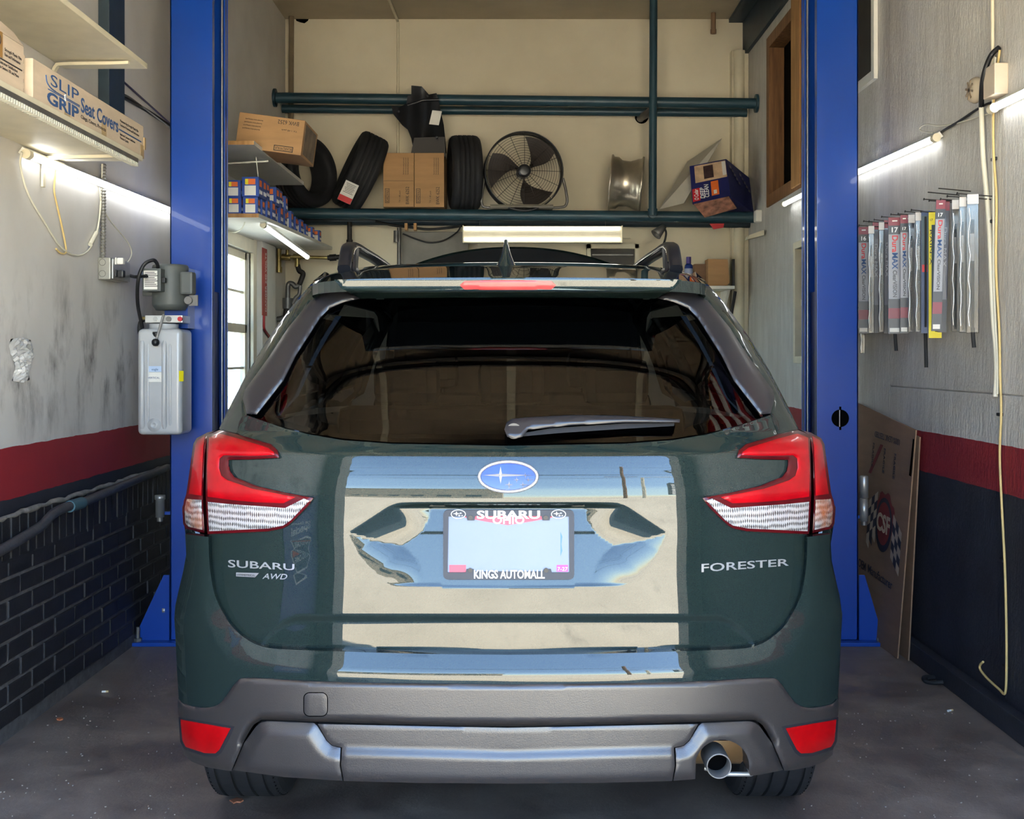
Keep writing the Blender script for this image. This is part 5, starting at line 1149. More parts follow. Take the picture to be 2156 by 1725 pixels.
# filter boxes
def fbox(w, h, d):
    t = bpy.data.objects.new('filter_box', None); COL.objects.link(t)
    q = MB(); q.box((-w/2, -d/2, 0), (w/2, d/2, h), .002); b = q.build('carton', M_boxblue, t)
    q = MB(); q.box((-w*.30, -d/2-.001, h*.62), (w*.30, -d/2, h*.90)); q.build('orange_panel', M_orange, b); q = MB(); q.box((-w*.30, -d/2-.0011, h*.62), (-w*.12, -d/2-.0002, h*.90)); q.build('yellow_panel', M_yellow, b)
    q = MB(); q.box((-w*.33, -d/2-.001, h*.07), (w*.33, -d/2, h*.56)); q.build('white_panel', M_paper, b)
    q = MB(); q.box((w/2, -d*.28, h*.55), (w/2+.001, d*.22, h*.86)); q.build('side_orange', M_orange, b)
    q = MB(); q.text('FRAM', (w/2+.0004, -d*.36, h*.18), (0, 1, 0), (0, 0, 1), h*.20, d*.72, 'L', .0008, bold=.03); q.build('side_lettering', M_ink_w, b); return t
protos = [fbox(.084, .094, .086), fbox(.096, .112, .094), fbox(.074, .084, .08)]; used = set()
rows = ['nearest the camera', 'second row back', 'third row back', 'fourth row back', 'fifth row back', 'sixth row back', 'seventh row back', 'eighth row back', 'ninth row back', 'tenth row back', 'eleventh row back', 'twelfth row back', 'last row by the back wall']
def put_box(k, x, y, z, rz, label):
    p = protos[k]
    if k in used: o = copy_tree(p)
    else: o = p; used.add(k)
    o.location = (x, y, z); o.rotation_euler = (0, 0, rz); tag(o, label, 'box', 'blue filter boxes on the lower corner shelf'); return o
R2 = random.Random(11); H_ = [.094, .112, .084]
spec = []     # (y, list of columns; each column a list of box kinds from below)
spec.append((6.72, [[2], [0, 2], [0, 0], [0, 1]])); spec.append((6.83, [[], [0], [0, 0], [0, 1]])); spec.append((6.95, [[], [0], [0], [1, 0]])); spec.append((7.07, [[], [], [0, 0], [1]]))
spec.append((7.20, [[], [], [0], [0, 1]])); spec.append((7.34, [[], [], [0], [1, 0]])); spec.append((7.50, [[], [], [0], [0, 0]])); spec.append((7.68, [[], [], [], [1]])); spec.append((7.86, [[], [], [0], [0]])); spec.append((8.06, [[], [], [], [0]])); spec.append((8.28, [[], [], [], [2]])); spec.append((8.52, [[], [], [], [2]])); spec.append((8.8, [[], [], [], [2]]))
colx = [-1.78, -1.69, -1.598, -1.503]; side = ['far left', 'second from the left', 'third from the left', 'rightmost']
for i, (y, cols) in enumerate(spec):
    for j, st_ in enumerate(cols):
        z = zsh(y+.04)
        for lv, k in enumerate(st_):
            pos = ('on top' if lv else ('at the bottom' if len(st_) > 1 else 'alone'))
            put_box(k, colx[j]+R2.uniform(-.004, .004), y+R2.uniform(-.004, .004), z, R2.uniform(-.05, .05), f'small blue filter box, {rows[i]}, {side[j]} column, {pos}'); z += H_[k]+.0005
tube_light('lit LED tube fixed under the lower corner shelf', P(553, 472, 6.95), P(648, 541, 8.46), (.2, 0, -1), group='LED tube lights on the side walls')
cord('wire', 'thin white cable knotted under the lower corner shelf by the window', [PX(440, 440, XL+.06), P(480, 463, 6.9), P(510, 462, 6.9), P(515, 470, 6.95), P(505, 485, 7.1), P(485, 489, 7.2), PX(440, 480, XL+.06)], .004, M_cord_w)

# ------------------------------------------------------------------ window in the left wall
win = MB()
def bar(q, y0, y1, z0, z1, x0, x1): q.box((XL+x0, y0, z0), (XL+x1, y1, z1), .002)
bar(win, WY1, WY1+.10, WZ0-.08, WZ1+.10, -.01, .022); bar(win, WY0-.10, WY0, WZ0-.08, WZ1+.10, -.01, .022); bar(win, WY0-.10, WY1+.10, WZ1, WZ1+.09, -.01, .024); bar(win, WY0-.14, WY1+.14, WZ0-.05, WZ0, -.01, .05)
w1 = win.build('window_1', M_cream, None, 'structure')
q = MB(); zm = 1.575
for a_, b_, c_, d_ in ((WY1-.05, WY1, WZ0, WZ1), (WY0, WY0+.05, WZ0, WZ1), (WY0, WY1, WZ1-.05, WZ1), (WY0, WY1, WZ0, WZ0+.06), (WY0, WY1, zm-.03, zm+.03)): bar(q, a_, b_, c_, d_, -.062, -.025)
q.build('window_sash', M_cream, w1)
for z in (zm+.25, zm-.27):
    q = MB(); bar(q, WY0+.05, WY1-.05, z-.008, z+.008, -.055, -.035); q.build('muntin', M_cream, w1)
q = MB(); bar(q, 7.59, 7.605, WZ0+.05, WZ1-.05, -.055, -.035); q.build('muntin', M_cream, w1)
for y0, y1 in ((WY0+.05, 7.59), (7.605, WY1-.05)):
    for z0, z1 in ((WZ0+.06, zm-.278), (zm-.262, zm-.03), (zm+.03, zm+.242), (zm+.258, WZ1-.05)): q = MB(); bar(q, y0, y1, z0, z1, -.047, -.043); q.build('pane', M_pane, w1)
# neighbouring house outside that window
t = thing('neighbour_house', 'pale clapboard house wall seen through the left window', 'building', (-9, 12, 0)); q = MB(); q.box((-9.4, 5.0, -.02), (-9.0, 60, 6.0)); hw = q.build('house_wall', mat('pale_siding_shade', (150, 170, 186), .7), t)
bd_me = None
for k in range(24):
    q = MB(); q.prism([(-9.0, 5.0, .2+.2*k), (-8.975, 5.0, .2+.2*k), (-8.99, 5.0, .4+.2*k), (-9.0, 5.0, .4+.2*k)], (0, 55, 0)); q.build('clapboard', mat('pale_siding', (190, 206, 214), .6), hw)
# narrow post box and sticker beside the window
a, b = PX(538, 600, XL), PX(566, 600, XL); q = MB(); q.box((XL+.001, a.y, 0), (XL+.05, b.y, zsh(8.8)-.03), .004); tag(q.build('pipe_chase', M_white), 'white boxed pipe chase beside the left window', 'pipe chase')
a, b = PX(552, 521, XL+.052), PX(558, 665, XL+.052); q = MB(); q.box((XL+.05, a.y, b.z), (XL+.053, a.y+.16, a.z)); t = tag(q.build('warning_strip', mat('faded_red_strip', (170, 70, 62), .6, var=.2)), 'narrow faded red warning strip on the pipe chase by the left window', 'sticker')
a = PX(555, 640, XL+.054); q = MB(); q.text('DANGER 240 VOLTS', (XL+.0535, a.y+.10, b.z+.03), (0, 0, 1), (0, -1, 0), .045, .42, 'L', .0006); q.build('printed_text', M_paper, t)
cord('red_rod', 'bent red rod on the wall below the warning strip', [PX(556, 665, XL+.06), PX(556, 690, XL+.06), PX(562, 702, XL+.06), PX(570, 712, XL+.06)], .009, mat('red_rod_paint', (160, 40, 40), .5), cat='rod')
# gas pipes in the corner
G = lambda px, py, Y=9.15: P(px, py, Y)
t = thing('gas_pipework', 'brass and black iron gas pipes with elbows in the left back corner', 'pipes', G(620, 690))
def gp(name, pts, r, m, n=5): q = MB(); q.tube(spline(pts, n) if len(pts) > 2 else pts, r, 12); q.build(name, m, t)
gp('drop_pipe', [G(587, 524), G(587, 570)], .020, M_brass); gp('cap', [G(587, 562), G(587, 574)], .026, M_brass); gp('branch_pipe', [G(605, 526), G(605, 543)], .014, M_brass); gp('elbow', [G(593, 541), G(612, 543)], .024, M_brass)
gp('horizontal_pipe', [G(612, 541), G(690, 543)], .014, M_brass); gp('tee', [G(618, 541), G(634, 541)], .024, M_brass); gp('black_pipe', [G(690, 543), G(735, 540)], .019, M_iron); gp('black_coupling', [G(694, 543), G(708, 542)], .026, M_iron)
gp('tee_outlet', [G(626, 541), G(626, 562)], .021, M_brass); gp('swing_joint', [G(626, 556), G(630, 570), G(638, 576), G(634, 590), G(630, 600)], .020, M_iron); gp('gooseneck', [G(630, 600), G(622, 604), G(616, 598), G(608, 598), G(606, 612), G(606, 640)], .019, M_steel_dk)
gp('regulator', [G(606, 628), G(606, 650)], .040, M_steel_dk); gp('valve', [G(604, 650), G(602, 668)], .024, M_iron); gp('lower_loop', [G(602, 668), G(590, 672), G(580, 676), G(576, 700), G(576, 760)], .022, M_steel_dk); gp('side_loop', [G(632, 602), G(630, 620), G(622, 628), G(616, 640)], .016, M_steel_dk)
# things on the back wall
hole = [(622, 28), (651, 27), (652, 36), (648, 44), (641, 49), (632, 47), (624, 44), (621, 36)]
q = MB(); q.prism([P(x, y, YB-.002) for x, y in hole], (0, .02, 0)); q.build('hole', M_gap, wall_back)
q = MB(); a = P(611, 270, 9.40); q.cyl((a.x, 9.40, 2.3), (a.x+.01, 9.40, ZC-.002), .021, seg=14); tag(q.build('vent_pipe', mat('beige_pipe', (120, 106, 84), .6, var=.15)), 'beige vertical pipe in the left back corner up to the ceiling', 'pipe')
q = MB(); a = P(838, 250, YB-.018); q.cyl((a.x, YB-.018, 2.6), (a.x, YB-.018, ZC-.03), .011, seg=10); q.tube(spline([(a.x, YB-.018, ZC-.04), (a.x-.005, YB-.05, ZC-.015), (a.x-.02, 8.6, ZC-.014), (a.x-.04, 7.2, ZC-.014)], 5), .011, 8); tag(q.build('cable_conduit', M_cream), 'thin cream conduit up the back wall behind the fender liner', 'conduit')
q = MB(); a = P(1502, 40, 9.3); q.cyl((a.x, 9.3, P(1502, 70, 9.3).z), (a.x, 9.3, ZC-.002), .019, seg=14); q.cyl((a.x, 9.3, P(1502, 17, 9.3).z), (a.x, 9.3, P(1502, 14, 9.3).z), .036, seg=14); q.cyl((a.x, 9.3, P(1502, 71, 9.3).z), (a.x, 9.3, P(1502, 62, 9.3).z), .023, seg=14); tag(q.build('pipe_stub', mat('brown_pipe', (130, 104, 80), .6)), 'short brown capped pipe stub hanging from the ceiling', 'pipe')
a, b = P(1541, 105, 9.38), P(1572, 105, 9.38); q = MB(); q.box((a.x, 9.38, 0), (XR-.001, YB-.001, a.z), .005); q.cyl((a.x+.055, 9.375, .0), (a.x+.055, 9.375, a.z-.01), .042, seg=16); tag(q.build('pipe_chase', M_cream), 'cream boxed pipe chase in the right back corner', 'pipe chase')
q = MB(); q.tube(spline([P(1372, 232, 9.2), P(1362, 240, 9.25), P(1352, 246, 9.36), P(1348, 250, YB+.01)], 5), .030, 12); t = tag(q.build('flue_elbow', M_steel_dk), 'short grey flue elbow entering the back wall below the upper pipes', 'pipe'); a = P(1351, 246, YB-.004); q = MB(); q.lathe((a.x, YB-.002, a.z), (0, -1, 0), [(.0, .002), (.055, .002), (.055, 0)], 20); q.build('wall_hole', M_gap, t)
# double LED fitting under the rack
t = thing('ceiling_light', 'double LED strip light hanging under the pipe rack at the back', 'light fixture', P(1142, 510, 8.95)); A, B = P(974, 511, 8.93), P(1311, 476, 8.93)
q = MB(); q.box((A.x, 8.935, A.z), (B.x, 9.0, B.z), .003); q.build('housing', M_cream, t)
for y_ in (481, 504): p = P(1142, y_, 8.93); q = MB(); q.cyl((A.x+.012, 8.93, p.z), (B.x-.02, 8.93, p.z), .011, seg=12); q.build('led_strip', M_led2, t)
for xx in (A.x, B.x-.008): q = MB(); q.box((xx, 8.91, A.z-.003), (xx+.008, 9.003, B.z+.003)); q.build('end_plate', M_cream, t)
q = MB(); q.box((B.x, 8.94, A.z+.035), (B.x+.06, 8.97, A.z+.05)); q.build('plug', M_cream, t)
for px_ in (1010, 1275): p = P(px_, 470, 8.97); q = MB(); q.cyl((p.x, 8.97, B.z), (p.x, RF-.02, B.z+.05), .002, seg=6); q.build('hanging_wire', M_steel_dk, t)
# boards, cables and unit below the rack
q = MB(); A, B = P(846, 640, 9.42), P(986, 488, 9.42); q.box((A.x, 9.42, 1.6), (B.x, YB-.002, B.z), .004); tag(q.build('grey_board', mat('grey_fibre_board', (128, 124, 118), .7, var=.12)), 'grey board fixed to the back wall left of the light', 'panel')
q = MB(); a = P(841, 500, 9.4); q.cyl((a.x, 9.38, 1.6), (a.x, 9.38, P(841, 480, 9.38).z), .017, seg=12); q.cyl((a.x-.02, 9.38, P(841, 510, 9.38).z), (a.x-.02, 9.38, P(841, 486, 9.38).z), .025, seg=12); tag(q.build('riser_pipe', M_steel_dk), 'grey riser pipe with couplings beside the grey board', 'pipe')
q = MB(); a = P(736, 500, 9.3); q.cyl((a.x, 9.3, P(736, 560, 9.3).z), (a.x, 9.3, P(736, 468, 9.3).z), .019, seg=12); q.cyl((a.x, 9.3, P(736, 520, 9.3).z), (a.x, 9.3, P(736, 505, 9.3).z), .025, seg=12); tag(q.build('riser_pipe', M_iron), 'dark brown vertical pipe left of the roof rail under the rack', 'pipe')
cord('wire', 'bundle of black cable lying along the wall above the grey board', [P(790, 466, 9.2), P(830, 475, 9.25), P(860, 478, 9.3), P(900, 483, 9.3), P(950, 479, 9.3), P(980, 474, 9.2)], .010, M_cord_k); cord('wire', 'black cable drooping in front of the grey board', [P(848, 492, 9.36), P(880, 505, 9.38), P(905, 511, 9.38), P(935, 506, 9.38), P(963, 488, 9.3), P(970, 474, 9.1)], .006, M_cord_k)
for px_, lb in ((852, 'left'), (871, 'right')): p = P(px_, 467, 9.0); q = MB(); q.box((p.x, 8.985, P(0, 485, 9.0).z), (p.x+.022, 9.05, p.z-.012), .002); tag(q.build('wood_cleat', M_wood), f'small wood cleat under the rack cables, {lb} of the pair', 'wood block', 'wood cleats under the rack')
t = thing('window_unit', 'cream framed air conditioner recess low on the back wall', 'air conditioner', P(1290, 640, 9.4)); A, B = P(1236, 640, 9.38), P(1345, 514, 9.38); q = MB()
q.box((A.x, 9.38, 1.75), (A.x+.03, YB-.002, B.z)); q.box((B.x-.03, 9.38, 1.75), (B.x, YB-.002, B.z)); q.box((A.x, 9.38, B.z-.035), (B.x, YB-.002, B.z)); q.build('casing', M_cream, t); q = MB(); q.box((A.x+.03, 9.44, 1.75), (B.x-.03, YB-.003, B.z-.035)); q.build('recess', mat('dark_grille', (62, 58, 54), .6), t)
q = MB(); q.box((A.x+.04, 9.41, B.z-.09), (B.x-.04, 9.44, B.z-.075), .003); q.build('slat', M_steel_dk, t)
t = thing('work_lamp', 'grey spot lamp head clamped below the rack on the right', 'lamp', P(1388, 492, 9.0)); a = P(1388, 487, 9.0); q = MB(); q.lathe(a, (-.6, -.2, -.6), [(0, -.06), (.02, -.06), (.03, -.02), (.045, .04), (.040, .042), (.02, 0)], 20); q.build('lamp_head', M_steel_dk, t); q = MB(); q.tube(spline([a+Vector((.02, 0, .04)), a+Vector((.05, 0, 0)), a+Vector((.045, 0, -.06)), a+Vector((.02, .0, -.13))], 5), .008, 8); q.build('lamp_cable', M_cord_k, t)
# small shelf at the right with a bottle and cartons
t = thing('bracket_shelf', 'small white bracket shelf on the back wall right of the car', 'shelf', P(1530, 612, 9.3)); zq = P(1530, 603, 9.2).z; A = P(1430, 603, 9.2); B = P(1543, 603, 9.2); q = MB(); q.box((A.x, 9.12, zq-.025), (B.x, YB-.002, zq), .003); q.build('shelf_board', M_white, t)
q = MB(); q.prism([(B.x-.05, YB-.003, zq-.03), (B.x-.05, 9.14, zq-.03), (B.x-.05, YB-.003, zq-.26)], (.02, 0, 0)); q.build('bracket', M_white, t)
t = thing('spray_bottle', 'small blue bottle with a purple cap on the right back shelf', 'bottle', (P(1450, 600, 9.25).x, 9.25, zq)); a = P(1450, 600, 9.25).x
q = MB(); q.lathe((a, 9.25, zq+.001), (0, 0, 1), [(0, 0), (.030, 0), (.033, .01), (.033, .15), (.028, .168), (.016, .18), (0, .18)], 24); q.build('body', mat('blue_bottle', (30, 60, 140), .35), t); q = MB(); q.cyl((a, 9.25, zq+.18), (a, 9.25, zq+.232), .019, seg=18); q.build('cap', mat('purple_cap', (70, 50, 130), .4), t)
q = MB(); q.lathe((a, 9.25, zq+.08), (0, 0, 1), [(.0335, 0), (.0335, .06)], 24); q.build('label', mat('pale_bottle_label', (150, 160, 190), .5), t)
A = P(1491, 603, 9.18); B = P(1535, 546, 9.18); q = MB(); q.prism([(A.x, 9.18, zq+.001), (B.x-.02, 9.18, zq+.001), (B.x+.005, 9.18, zq+.03), (B.x-.01, 9.18, B.z), (A.x, 9.18, B.z+.003)], (0, .16, 0)); tag(q.build('cardboard_box', M_card), 'open brown carton on the small right back shelf', 'box')
A = P(1462, 603, 9.30); B = P(1490, 556, 9.30); q = MB(); q.box((A.x, 9.30, zq+.001), (B.x, 9.44, B.z), .003); tag(q.build('cardboard_box', M_card_grey), 'smaller dark carton behind the open carton on the right back shelf', 'box')
a = P(1543, 575, 9.3); q = MB(); q.box((a.x-.008, 9.28, zq+.001), (a.x+.012, 9.32, P(0, 546, 9.3).z), .002); tag(q.build('level', M_black), 'thin dark upright bar at the end of the right back shelf', 'tool')
q = MB(); a = P(1545, 640, 9.1); q.tube([P(1548, 614, 9.12), P(1540, 660, 9.1), P(1534, 700, 9.1)], .012, 8); tag(q.build('hanging_tool', M_black), 'dark handled tool hanging under the right back shelf', 'tool')
t = thing('foam_block', 'white block on the right end of the lower rack pipe', 'block', P(1600, 460, 8.9)); a = P(1604, 455, 8.9); q = MB(); q.box((a.x-.05, 8.88, a.z-.045), (a.x+.018, 8.97, a.z+.045), .012); q.build('block', M_white, t)
q = MB(); a = P(1592, 495, 8.7); q.prism([a+Vector((-.06, 0, -.03)), a+Vector((.06, 0, .0)), a+Vector((.06, 0, .04)), a+Vector((-.05, 0, .0))], (0, .12, 0)); tag(q.build('wood_bracket', M_cream), 'cream wooden corbel on the right wall below the rack end', 'bracket')
# ------------------------------------------------------------------ right wall openings and fittings
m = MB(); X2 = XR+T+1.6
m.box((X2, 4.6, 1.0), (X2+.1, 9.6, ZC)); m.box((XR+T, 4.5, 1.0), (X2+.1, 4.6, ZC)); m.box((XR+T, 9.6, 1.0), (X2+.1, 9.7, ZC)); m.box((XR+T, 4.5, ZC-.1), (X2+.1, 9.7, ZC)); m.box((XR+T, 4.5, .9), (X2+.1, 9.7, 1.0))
blackout_box = struct('wall_blackout_box', m, mat('blackout_box_shade', (70, 66, 60), .8))  # closed dark box added behind the openings so they look black
def opening(name, O, w, m_, depth, proud, label=None):
    y0, y1, z0, z1 = O; t = MB(); root = None
    pieces = (('jamb', y1-w, y1, z0, z1), ('jamb', y0, y0+w, z0, z1), ('head', y0+w, y1-w, z1-w, z1), ('sill', y0+w, y1-w, z0, z0+w))
    for nm, a, b, c, d in pieces:
        q = MB(); q.box((XR-proud, a, c), (XR+depth, b, d), .003)
        if root is None: root = q.build(name, m_, None, 'structure')
        else: q.build(nm, m_, root)
    return root
wo = opening('window_2', O2, .085, M_wood_dark, T+.01, .012)
q = MB(); q.box((XR-.022, 7.60, O2[2]+.02), (XR+.07, 7.84, ZC-.3), .003); q.build('pine_stud', M_wood, wo)
q = MB(); q.cyl((XR+.5, 7.9, 1.2), (XR+.5, 7.9, 4.0), .05, seg=14); q.cyl((XR+.45, 7.0, 3.05), (XR+.45, 9.4, 3.05), .05, seg=14); q.build('steel_pipe', M_teal, blackout_box)
wo = opening('window_3', O1, .05, M_white, .06, .02); q = MB(); q.box((XR+.06, O1[0], O1[2]), (XR+.08, O1[1], O1[3])); q.build('opening_shade_sheet', mat('opening_shade_black', (30, 30, 32), .6), wo)  # black sheet stands in for the shade inside this opening
wo = opening('window_4', O3, .045, M_cream, .07, .012); q = MB(); q.box((XR+.03, O3[0]+.04, (O3[2]+O3[3])/2-.02), (XR+.07, O3[1]-.04, (O3[2]+O3[3])/2+.02)); q.build('meeting_rail', M_cream, wo)
for z0, z1 in ((O3[2]+.045, (O3[2]+O3[3])/2-.02), ((O3[2]+O3[3])/2+.02, O3[3]-.045)): q = MB(); q.box((XR+.048, O3[0]+.045, z0), (XR+.052, O3[1]-.045, z1)); q.build('pane', M_pane, wo)
q = MB(); q.box((XR-.03, 6.2, 3.78), (XR-.001, YB-.005, ZC-.002), .003); q.box((XR-.14, 6.2, ZC-.03), (XR-.03, YB-.005, ZC-.002)); tag(q.build('steel_beam', M_teal_dk), 'dark teal steel angle beam along the top of the right wall', 'beam')
V_ = lambda px, py, o=.012: PX(px, py, XR-.008-o)
tube_light('lit LED tube on the right wall above the wiper blades', V_(1974, 288, .03), V_(1790, 369, .03), (-.8, 0, -.6)); tube_light('lit LED tube at the right picture edge, nearest the camera', V_(2088, 229, .03), V_(2330, 112, .03), (-.8, 0, -.6)); tube_light('short lit LED tube on the far right wall under the timber opening', PX(1651, 430, XR-.04), PX(1722, 394, XR-.04), (-.8, 0, -.6))
cord('wire', 'thin dark wire linking the two right wall tube lights', [V_(1975, 283), V_(1995, 270), V_(2020, 255), V_(2050, 235), V_(2072, 222), V_(2088, 216)], .005, M_cord_k); cord('wire', 'white wire with a crooked end above the right tube light', [V_(1962, 280), V_(1940, 276), V_(1938, 268), V_(1952, 262), V_(1980, 265), V_(2020, 258), V_(2085, 238)], .003, M_cord_w)
# alarm bell
t = thing('alarm_bell', 'beige alarm bell with a spoked gong high on the right wall', 'alarm bell', V_(2070, 215)); a = PX(2057, 190, XR-.01); q = MB(); q.lathe(a, (-1, 0, 0), [(0, .03), (.030, .03), (.046, .022), (.052, .008), (.052, 0)], 28); q.build('gong', mat('beige_metal', (186, 172, 150), .5), t)
q = MB()
for k in range(4): th = k*math.pi/4+.3; q.obox(a+Vector((-.031, 0, 0)), (.002, 0, 0), (0, math.cos(th)*.038, math.sin(th)*.038), (0, -math.sin(th)*.004, math.cos(th)*.004))
q.build('gong_spokes', mat('brown_metal', (140, 122, 100), .5), t); A, B = PX(2070, 216, XR-.06), PX(2094, 154, XR-.06); q = MB(); q.box((XR-.06, B.y, A.z+.01), (XR-.008, A.y, A.z+.125), .004); q.build('bell_box', mat('beige_box_paint', (206, 190, 168), .5), t)
# cables down the right wall
cord('wall_cable', 'thick white cable with a black upper end running down the right wall', [V_(2066, 225, .03), V_(2070, 330, .02), V_(2080, 440), V_(2085, 520), V_(2090, 650), V_(2098, 760), V_(2096, 835)], .010, M_cord_w)
cord('wall_cable', 'black cable end arching from a nail down to the alarm bell', [V_(2104, 100), V_(2088, 115, .03), V_(2075, 145, .05), V_(2068, 180, .05), V_(2066, 225, .03)], .010, M_cord_k)
cord('wall_cable', 'cream cable clipped down the whole right wall to the kerb', [V_(2105, 105), V_(2099, 150), V_(2092, 220), V_(2092, 320), V_(2098, 420), V_(2097, 560), V_(2104, 700), V_(2106, 800), V_(2108, 870), V_(2105, 960), V_(2110, 1080), V_(2116, 1200), V_(2119, 1330), V_(2119, 1420), V_(2116, 1460), V_(2104, 1452), V_(2078, 1428), V_(2064, 1410), V_(2064, 1400), V_(2070, 1394)], .0048, M_cord_y, 5)
cord('wall_cable', 'pale twin cable beside the cream cable on the right wall', [V_(2096, 120), V_(2090, 230), V_(2092, 400), V_(2093, 600), V_(2100, 760), V_(2100, 830)], .005, M_cord_w, 5); cord('wall_cable', 'thin straight cable coming down from the ceiling over the bell', [V_(2089, -60), V_(2090, 40), V_(2090, 150)], .007, M_cream)
for k, (x, y) in enumerate(((2101, 137), (2096, 335), (2092, 466), (2108, 873), (2113, 1180), (2120, 1405))):
    p = V_(x, y, .0); q = MB(); q.obox(p, (.012, 0, 0), (0, .018, 0), (0, 0, .006), .002); tag(q.build('cable_clip', M_black), ('black cable clip on the right wall cables, ' + ['topmost', 'second from the top', 'third from the top', 'at the red stripe', 'halfway down the navy paint', 'lowest near the kerb'][k]), 'cable clip', 'clips on the right wall cables')
# wiper blade packs on nails
M_pk_grey = mat('grey_pack_card', (150, 152, 160), .4, var=.1); M_pk_blk = mat('black_pack_card', (28, 28, 32), .35, var=.1); M_pk_red = mat('dark_red_pack_card', (128, 26, 44), .4, var=.1); M_pk_teal = mat('teal_pack_card', (24, 56, 66), .4); M_pk_blue = mat('blue_pack_card', (20, 52, 96), .4)
def pack(px0, px1, y0, y1, kind, label, num=None, lean=0.0, tip=0, yaw=.25, deep=.028, off=.10):
    pc = (px0+px1)/2; X = XR-off; Y = X*F/(pc-VX); wd = (px1-px0)*Y/F; A, B = P(pc, y0, Y), P(pc, y1, Y); hgt = A.z-B.z
    t = thing('wiper_pack', label, 'wiper blade', (X, Y, B.z), 'wiper blades hanging on the right wall'); ux_ = Vector((math.cos(yaw), -math.sin(yaw), 0)); uz_ = Vector((lean, 0, 1)).normalized(); n_ = ux_.cross(uz_)*-1
    n_ = n_ if n_.y < 0 else -n_; c = Vector((X, Y, (A.z+B.z)/2)); f = lambda u, v, d=0: c+ux_*(wd*(u-.5))+uz_*(hgt*(v-.5))+n_*d
    def card(nm, u0, u1, v0, v1, m_, d=.0008, par=None): q = MB(); q.prism([f(u0, v0, d), f(u1, v0, d), f(u1, v1, d), f(u0, v1, d)], -n_*.0007); return q.build(nm, m_, par or t)
    if kind == 'dura':
        q = MB(); q.obox(c+n_*-deep*.5, ux_*wd*.5, uz_*hgt*.5, n_*deep*.5, .003); b = q.build('pack_body', M_pk_grey, t)
        card('red_header', 0, 1, .93, 1, M_pk_red, .001, b); card('number_panel', 0, 1, .855, .93, M_pk_blk, .001, b); card('black_foot', 0, 1, .0, .30, M_pk_blk, .001, b); card('red_swoosh', 0, 1, .13, .22, M_pk_red, .0016, b); card('barcode', .1, .85, .015, .05, M_paper, .0016, b); card('hang_slot', .3, .7, .965, .975, M_paper, .0016, b)
        def tx(s_, u, v, size, m_, ln=None, rot=True):
            q = MB()
            if rot: q.text(s_, f(u, v, .0018), -uz_, ux_, size, ln, 'L', .0005, bold=.02)
            else: q.text(s_, f(u, v, .0018), ux_, uz_, size, ln, 'C', .0005, bold=.02)
            q.build('printed_text', m_, b)
        tx('Dura', .30, .845, wd*.45, M_red, hgt*.145); tx('MAX', .30, .695, wd*.45, M_ink, hgt*.14); tx('ClearVISION', .36, .545, wd*.32, M_pk_blk, hgt*.23)
        if num: tx(num, .5, .873, wd*.42, M_ink_w, None, False)
    elif kind == 'clear':
        q = MB(); q.obox(c+n_*-.012, ux_*wd*.5, uz_*hgt*.5, n_*.012, .004); q.build('blister', M_blister, t)
        q = MB(); q.obox(f(.5, .42, -.012), ux_*wd*.13, uz_*hgt*.40, n_*.006, .002); q.build('wiper_blade', M_rubber, t)
        q = MB(); q.obox(f(.45, .62, -.010), ux_*wd*.2, uz_*hgt*.10, n_*.005, .002); q.build('blade_bridge', M_steel_dk, t); card('header_card', .05, .95, .93, 1, mat('clear_header', (196, 192, 188), .4), .001)
        q = MB(); q.tube([f(.2+.1*math.sin(k*1.9), .9-.085*k, .002) for k in range(11)], .0022, 5); q.build('film_crease', mat('crumpled_film', (226, 228, 230), .15, .6), t)
    elif kind == 'blue':
        card('backing_card', 0, 1, 0, 1, M_pk_blue, .001); card('dark_top', .05, .95, .52, .96, M_pk_teal, .0018); card('red_logo', .1, .7, .50, .56, M_red, .0024); q = MB(); q.obox(f(.5, .5, .008), ux_*wd*.12, uz_*hgt*.45, n_*.005, .002); q.build('wiper_blade', M_rubber, t)
    elif kind == 'yellow':
        card('backing_card', 0, 1, 0, 1, M_yellow, .001); card('teal_curve', .22, 1, .06, .90, M_pk_teal, .0018); q = MB(); q.text('RAIN-X', f(.08, .86, .0024), -uz_, ux_, wd*.22, hgt*.28, 'L', .0005); q.build('printed_text', M_pk_blk, t); q = MB(); q.text('17', f(.2, .93, .0024), ux_, uz_, wd*.2, None, 'C', .0005); q.build('printed_number', M_pk_blk, t); q = MB(); q.obox(f(.6, .45, .010), ux_*wd*.12, uz_*hgt*.40, n_*.006, .002); q.build('wiper_blade', M_rubber, t)
    elif kind == 'dark':
        q = MB(); q.obox(c+n_*-.012, ux_*wd*.5, uz_*hgt*.5, n_*.012, .003); b = q.build('pack_body', mat('smoky_pack', (70, 68, 78), .3, coat=.5), t); card('red_header', .05, .95, .93, 1, M_pk_red, .001, b); card('black_foot', 0, 1, 0, .25, M_pk_blk, .001, b); q = MB(); q.text('Dura MAX', f(.35, .80, .002), -uz_, ux_, wd*.4, hgt*.3, 'L', .0005); q.build('printed_text', M_pk_grey, b)
    if tip: q = MB(); q.tube([f(.5, .04, -.01), f(.55, -.04, -.01), f(.62, -tip/(y1-y0), -.01)], .008, 8); q.build('blade_tip', M_rubber, t)
    # its nail
    p0 = f(.5, .985, -.01); q = MB(); q.cyl((XR-.007, p0.y, p0.z), (XR-off-.055, p0.y, p0.z+.012), .0022, seg=6); q.cyl((XR-off-.055, p0.y, p0.z+.012), (XR-off-.058, p0.y, p0.z+.0125), .005, seg=8); q.build('nail', M_iron, t)
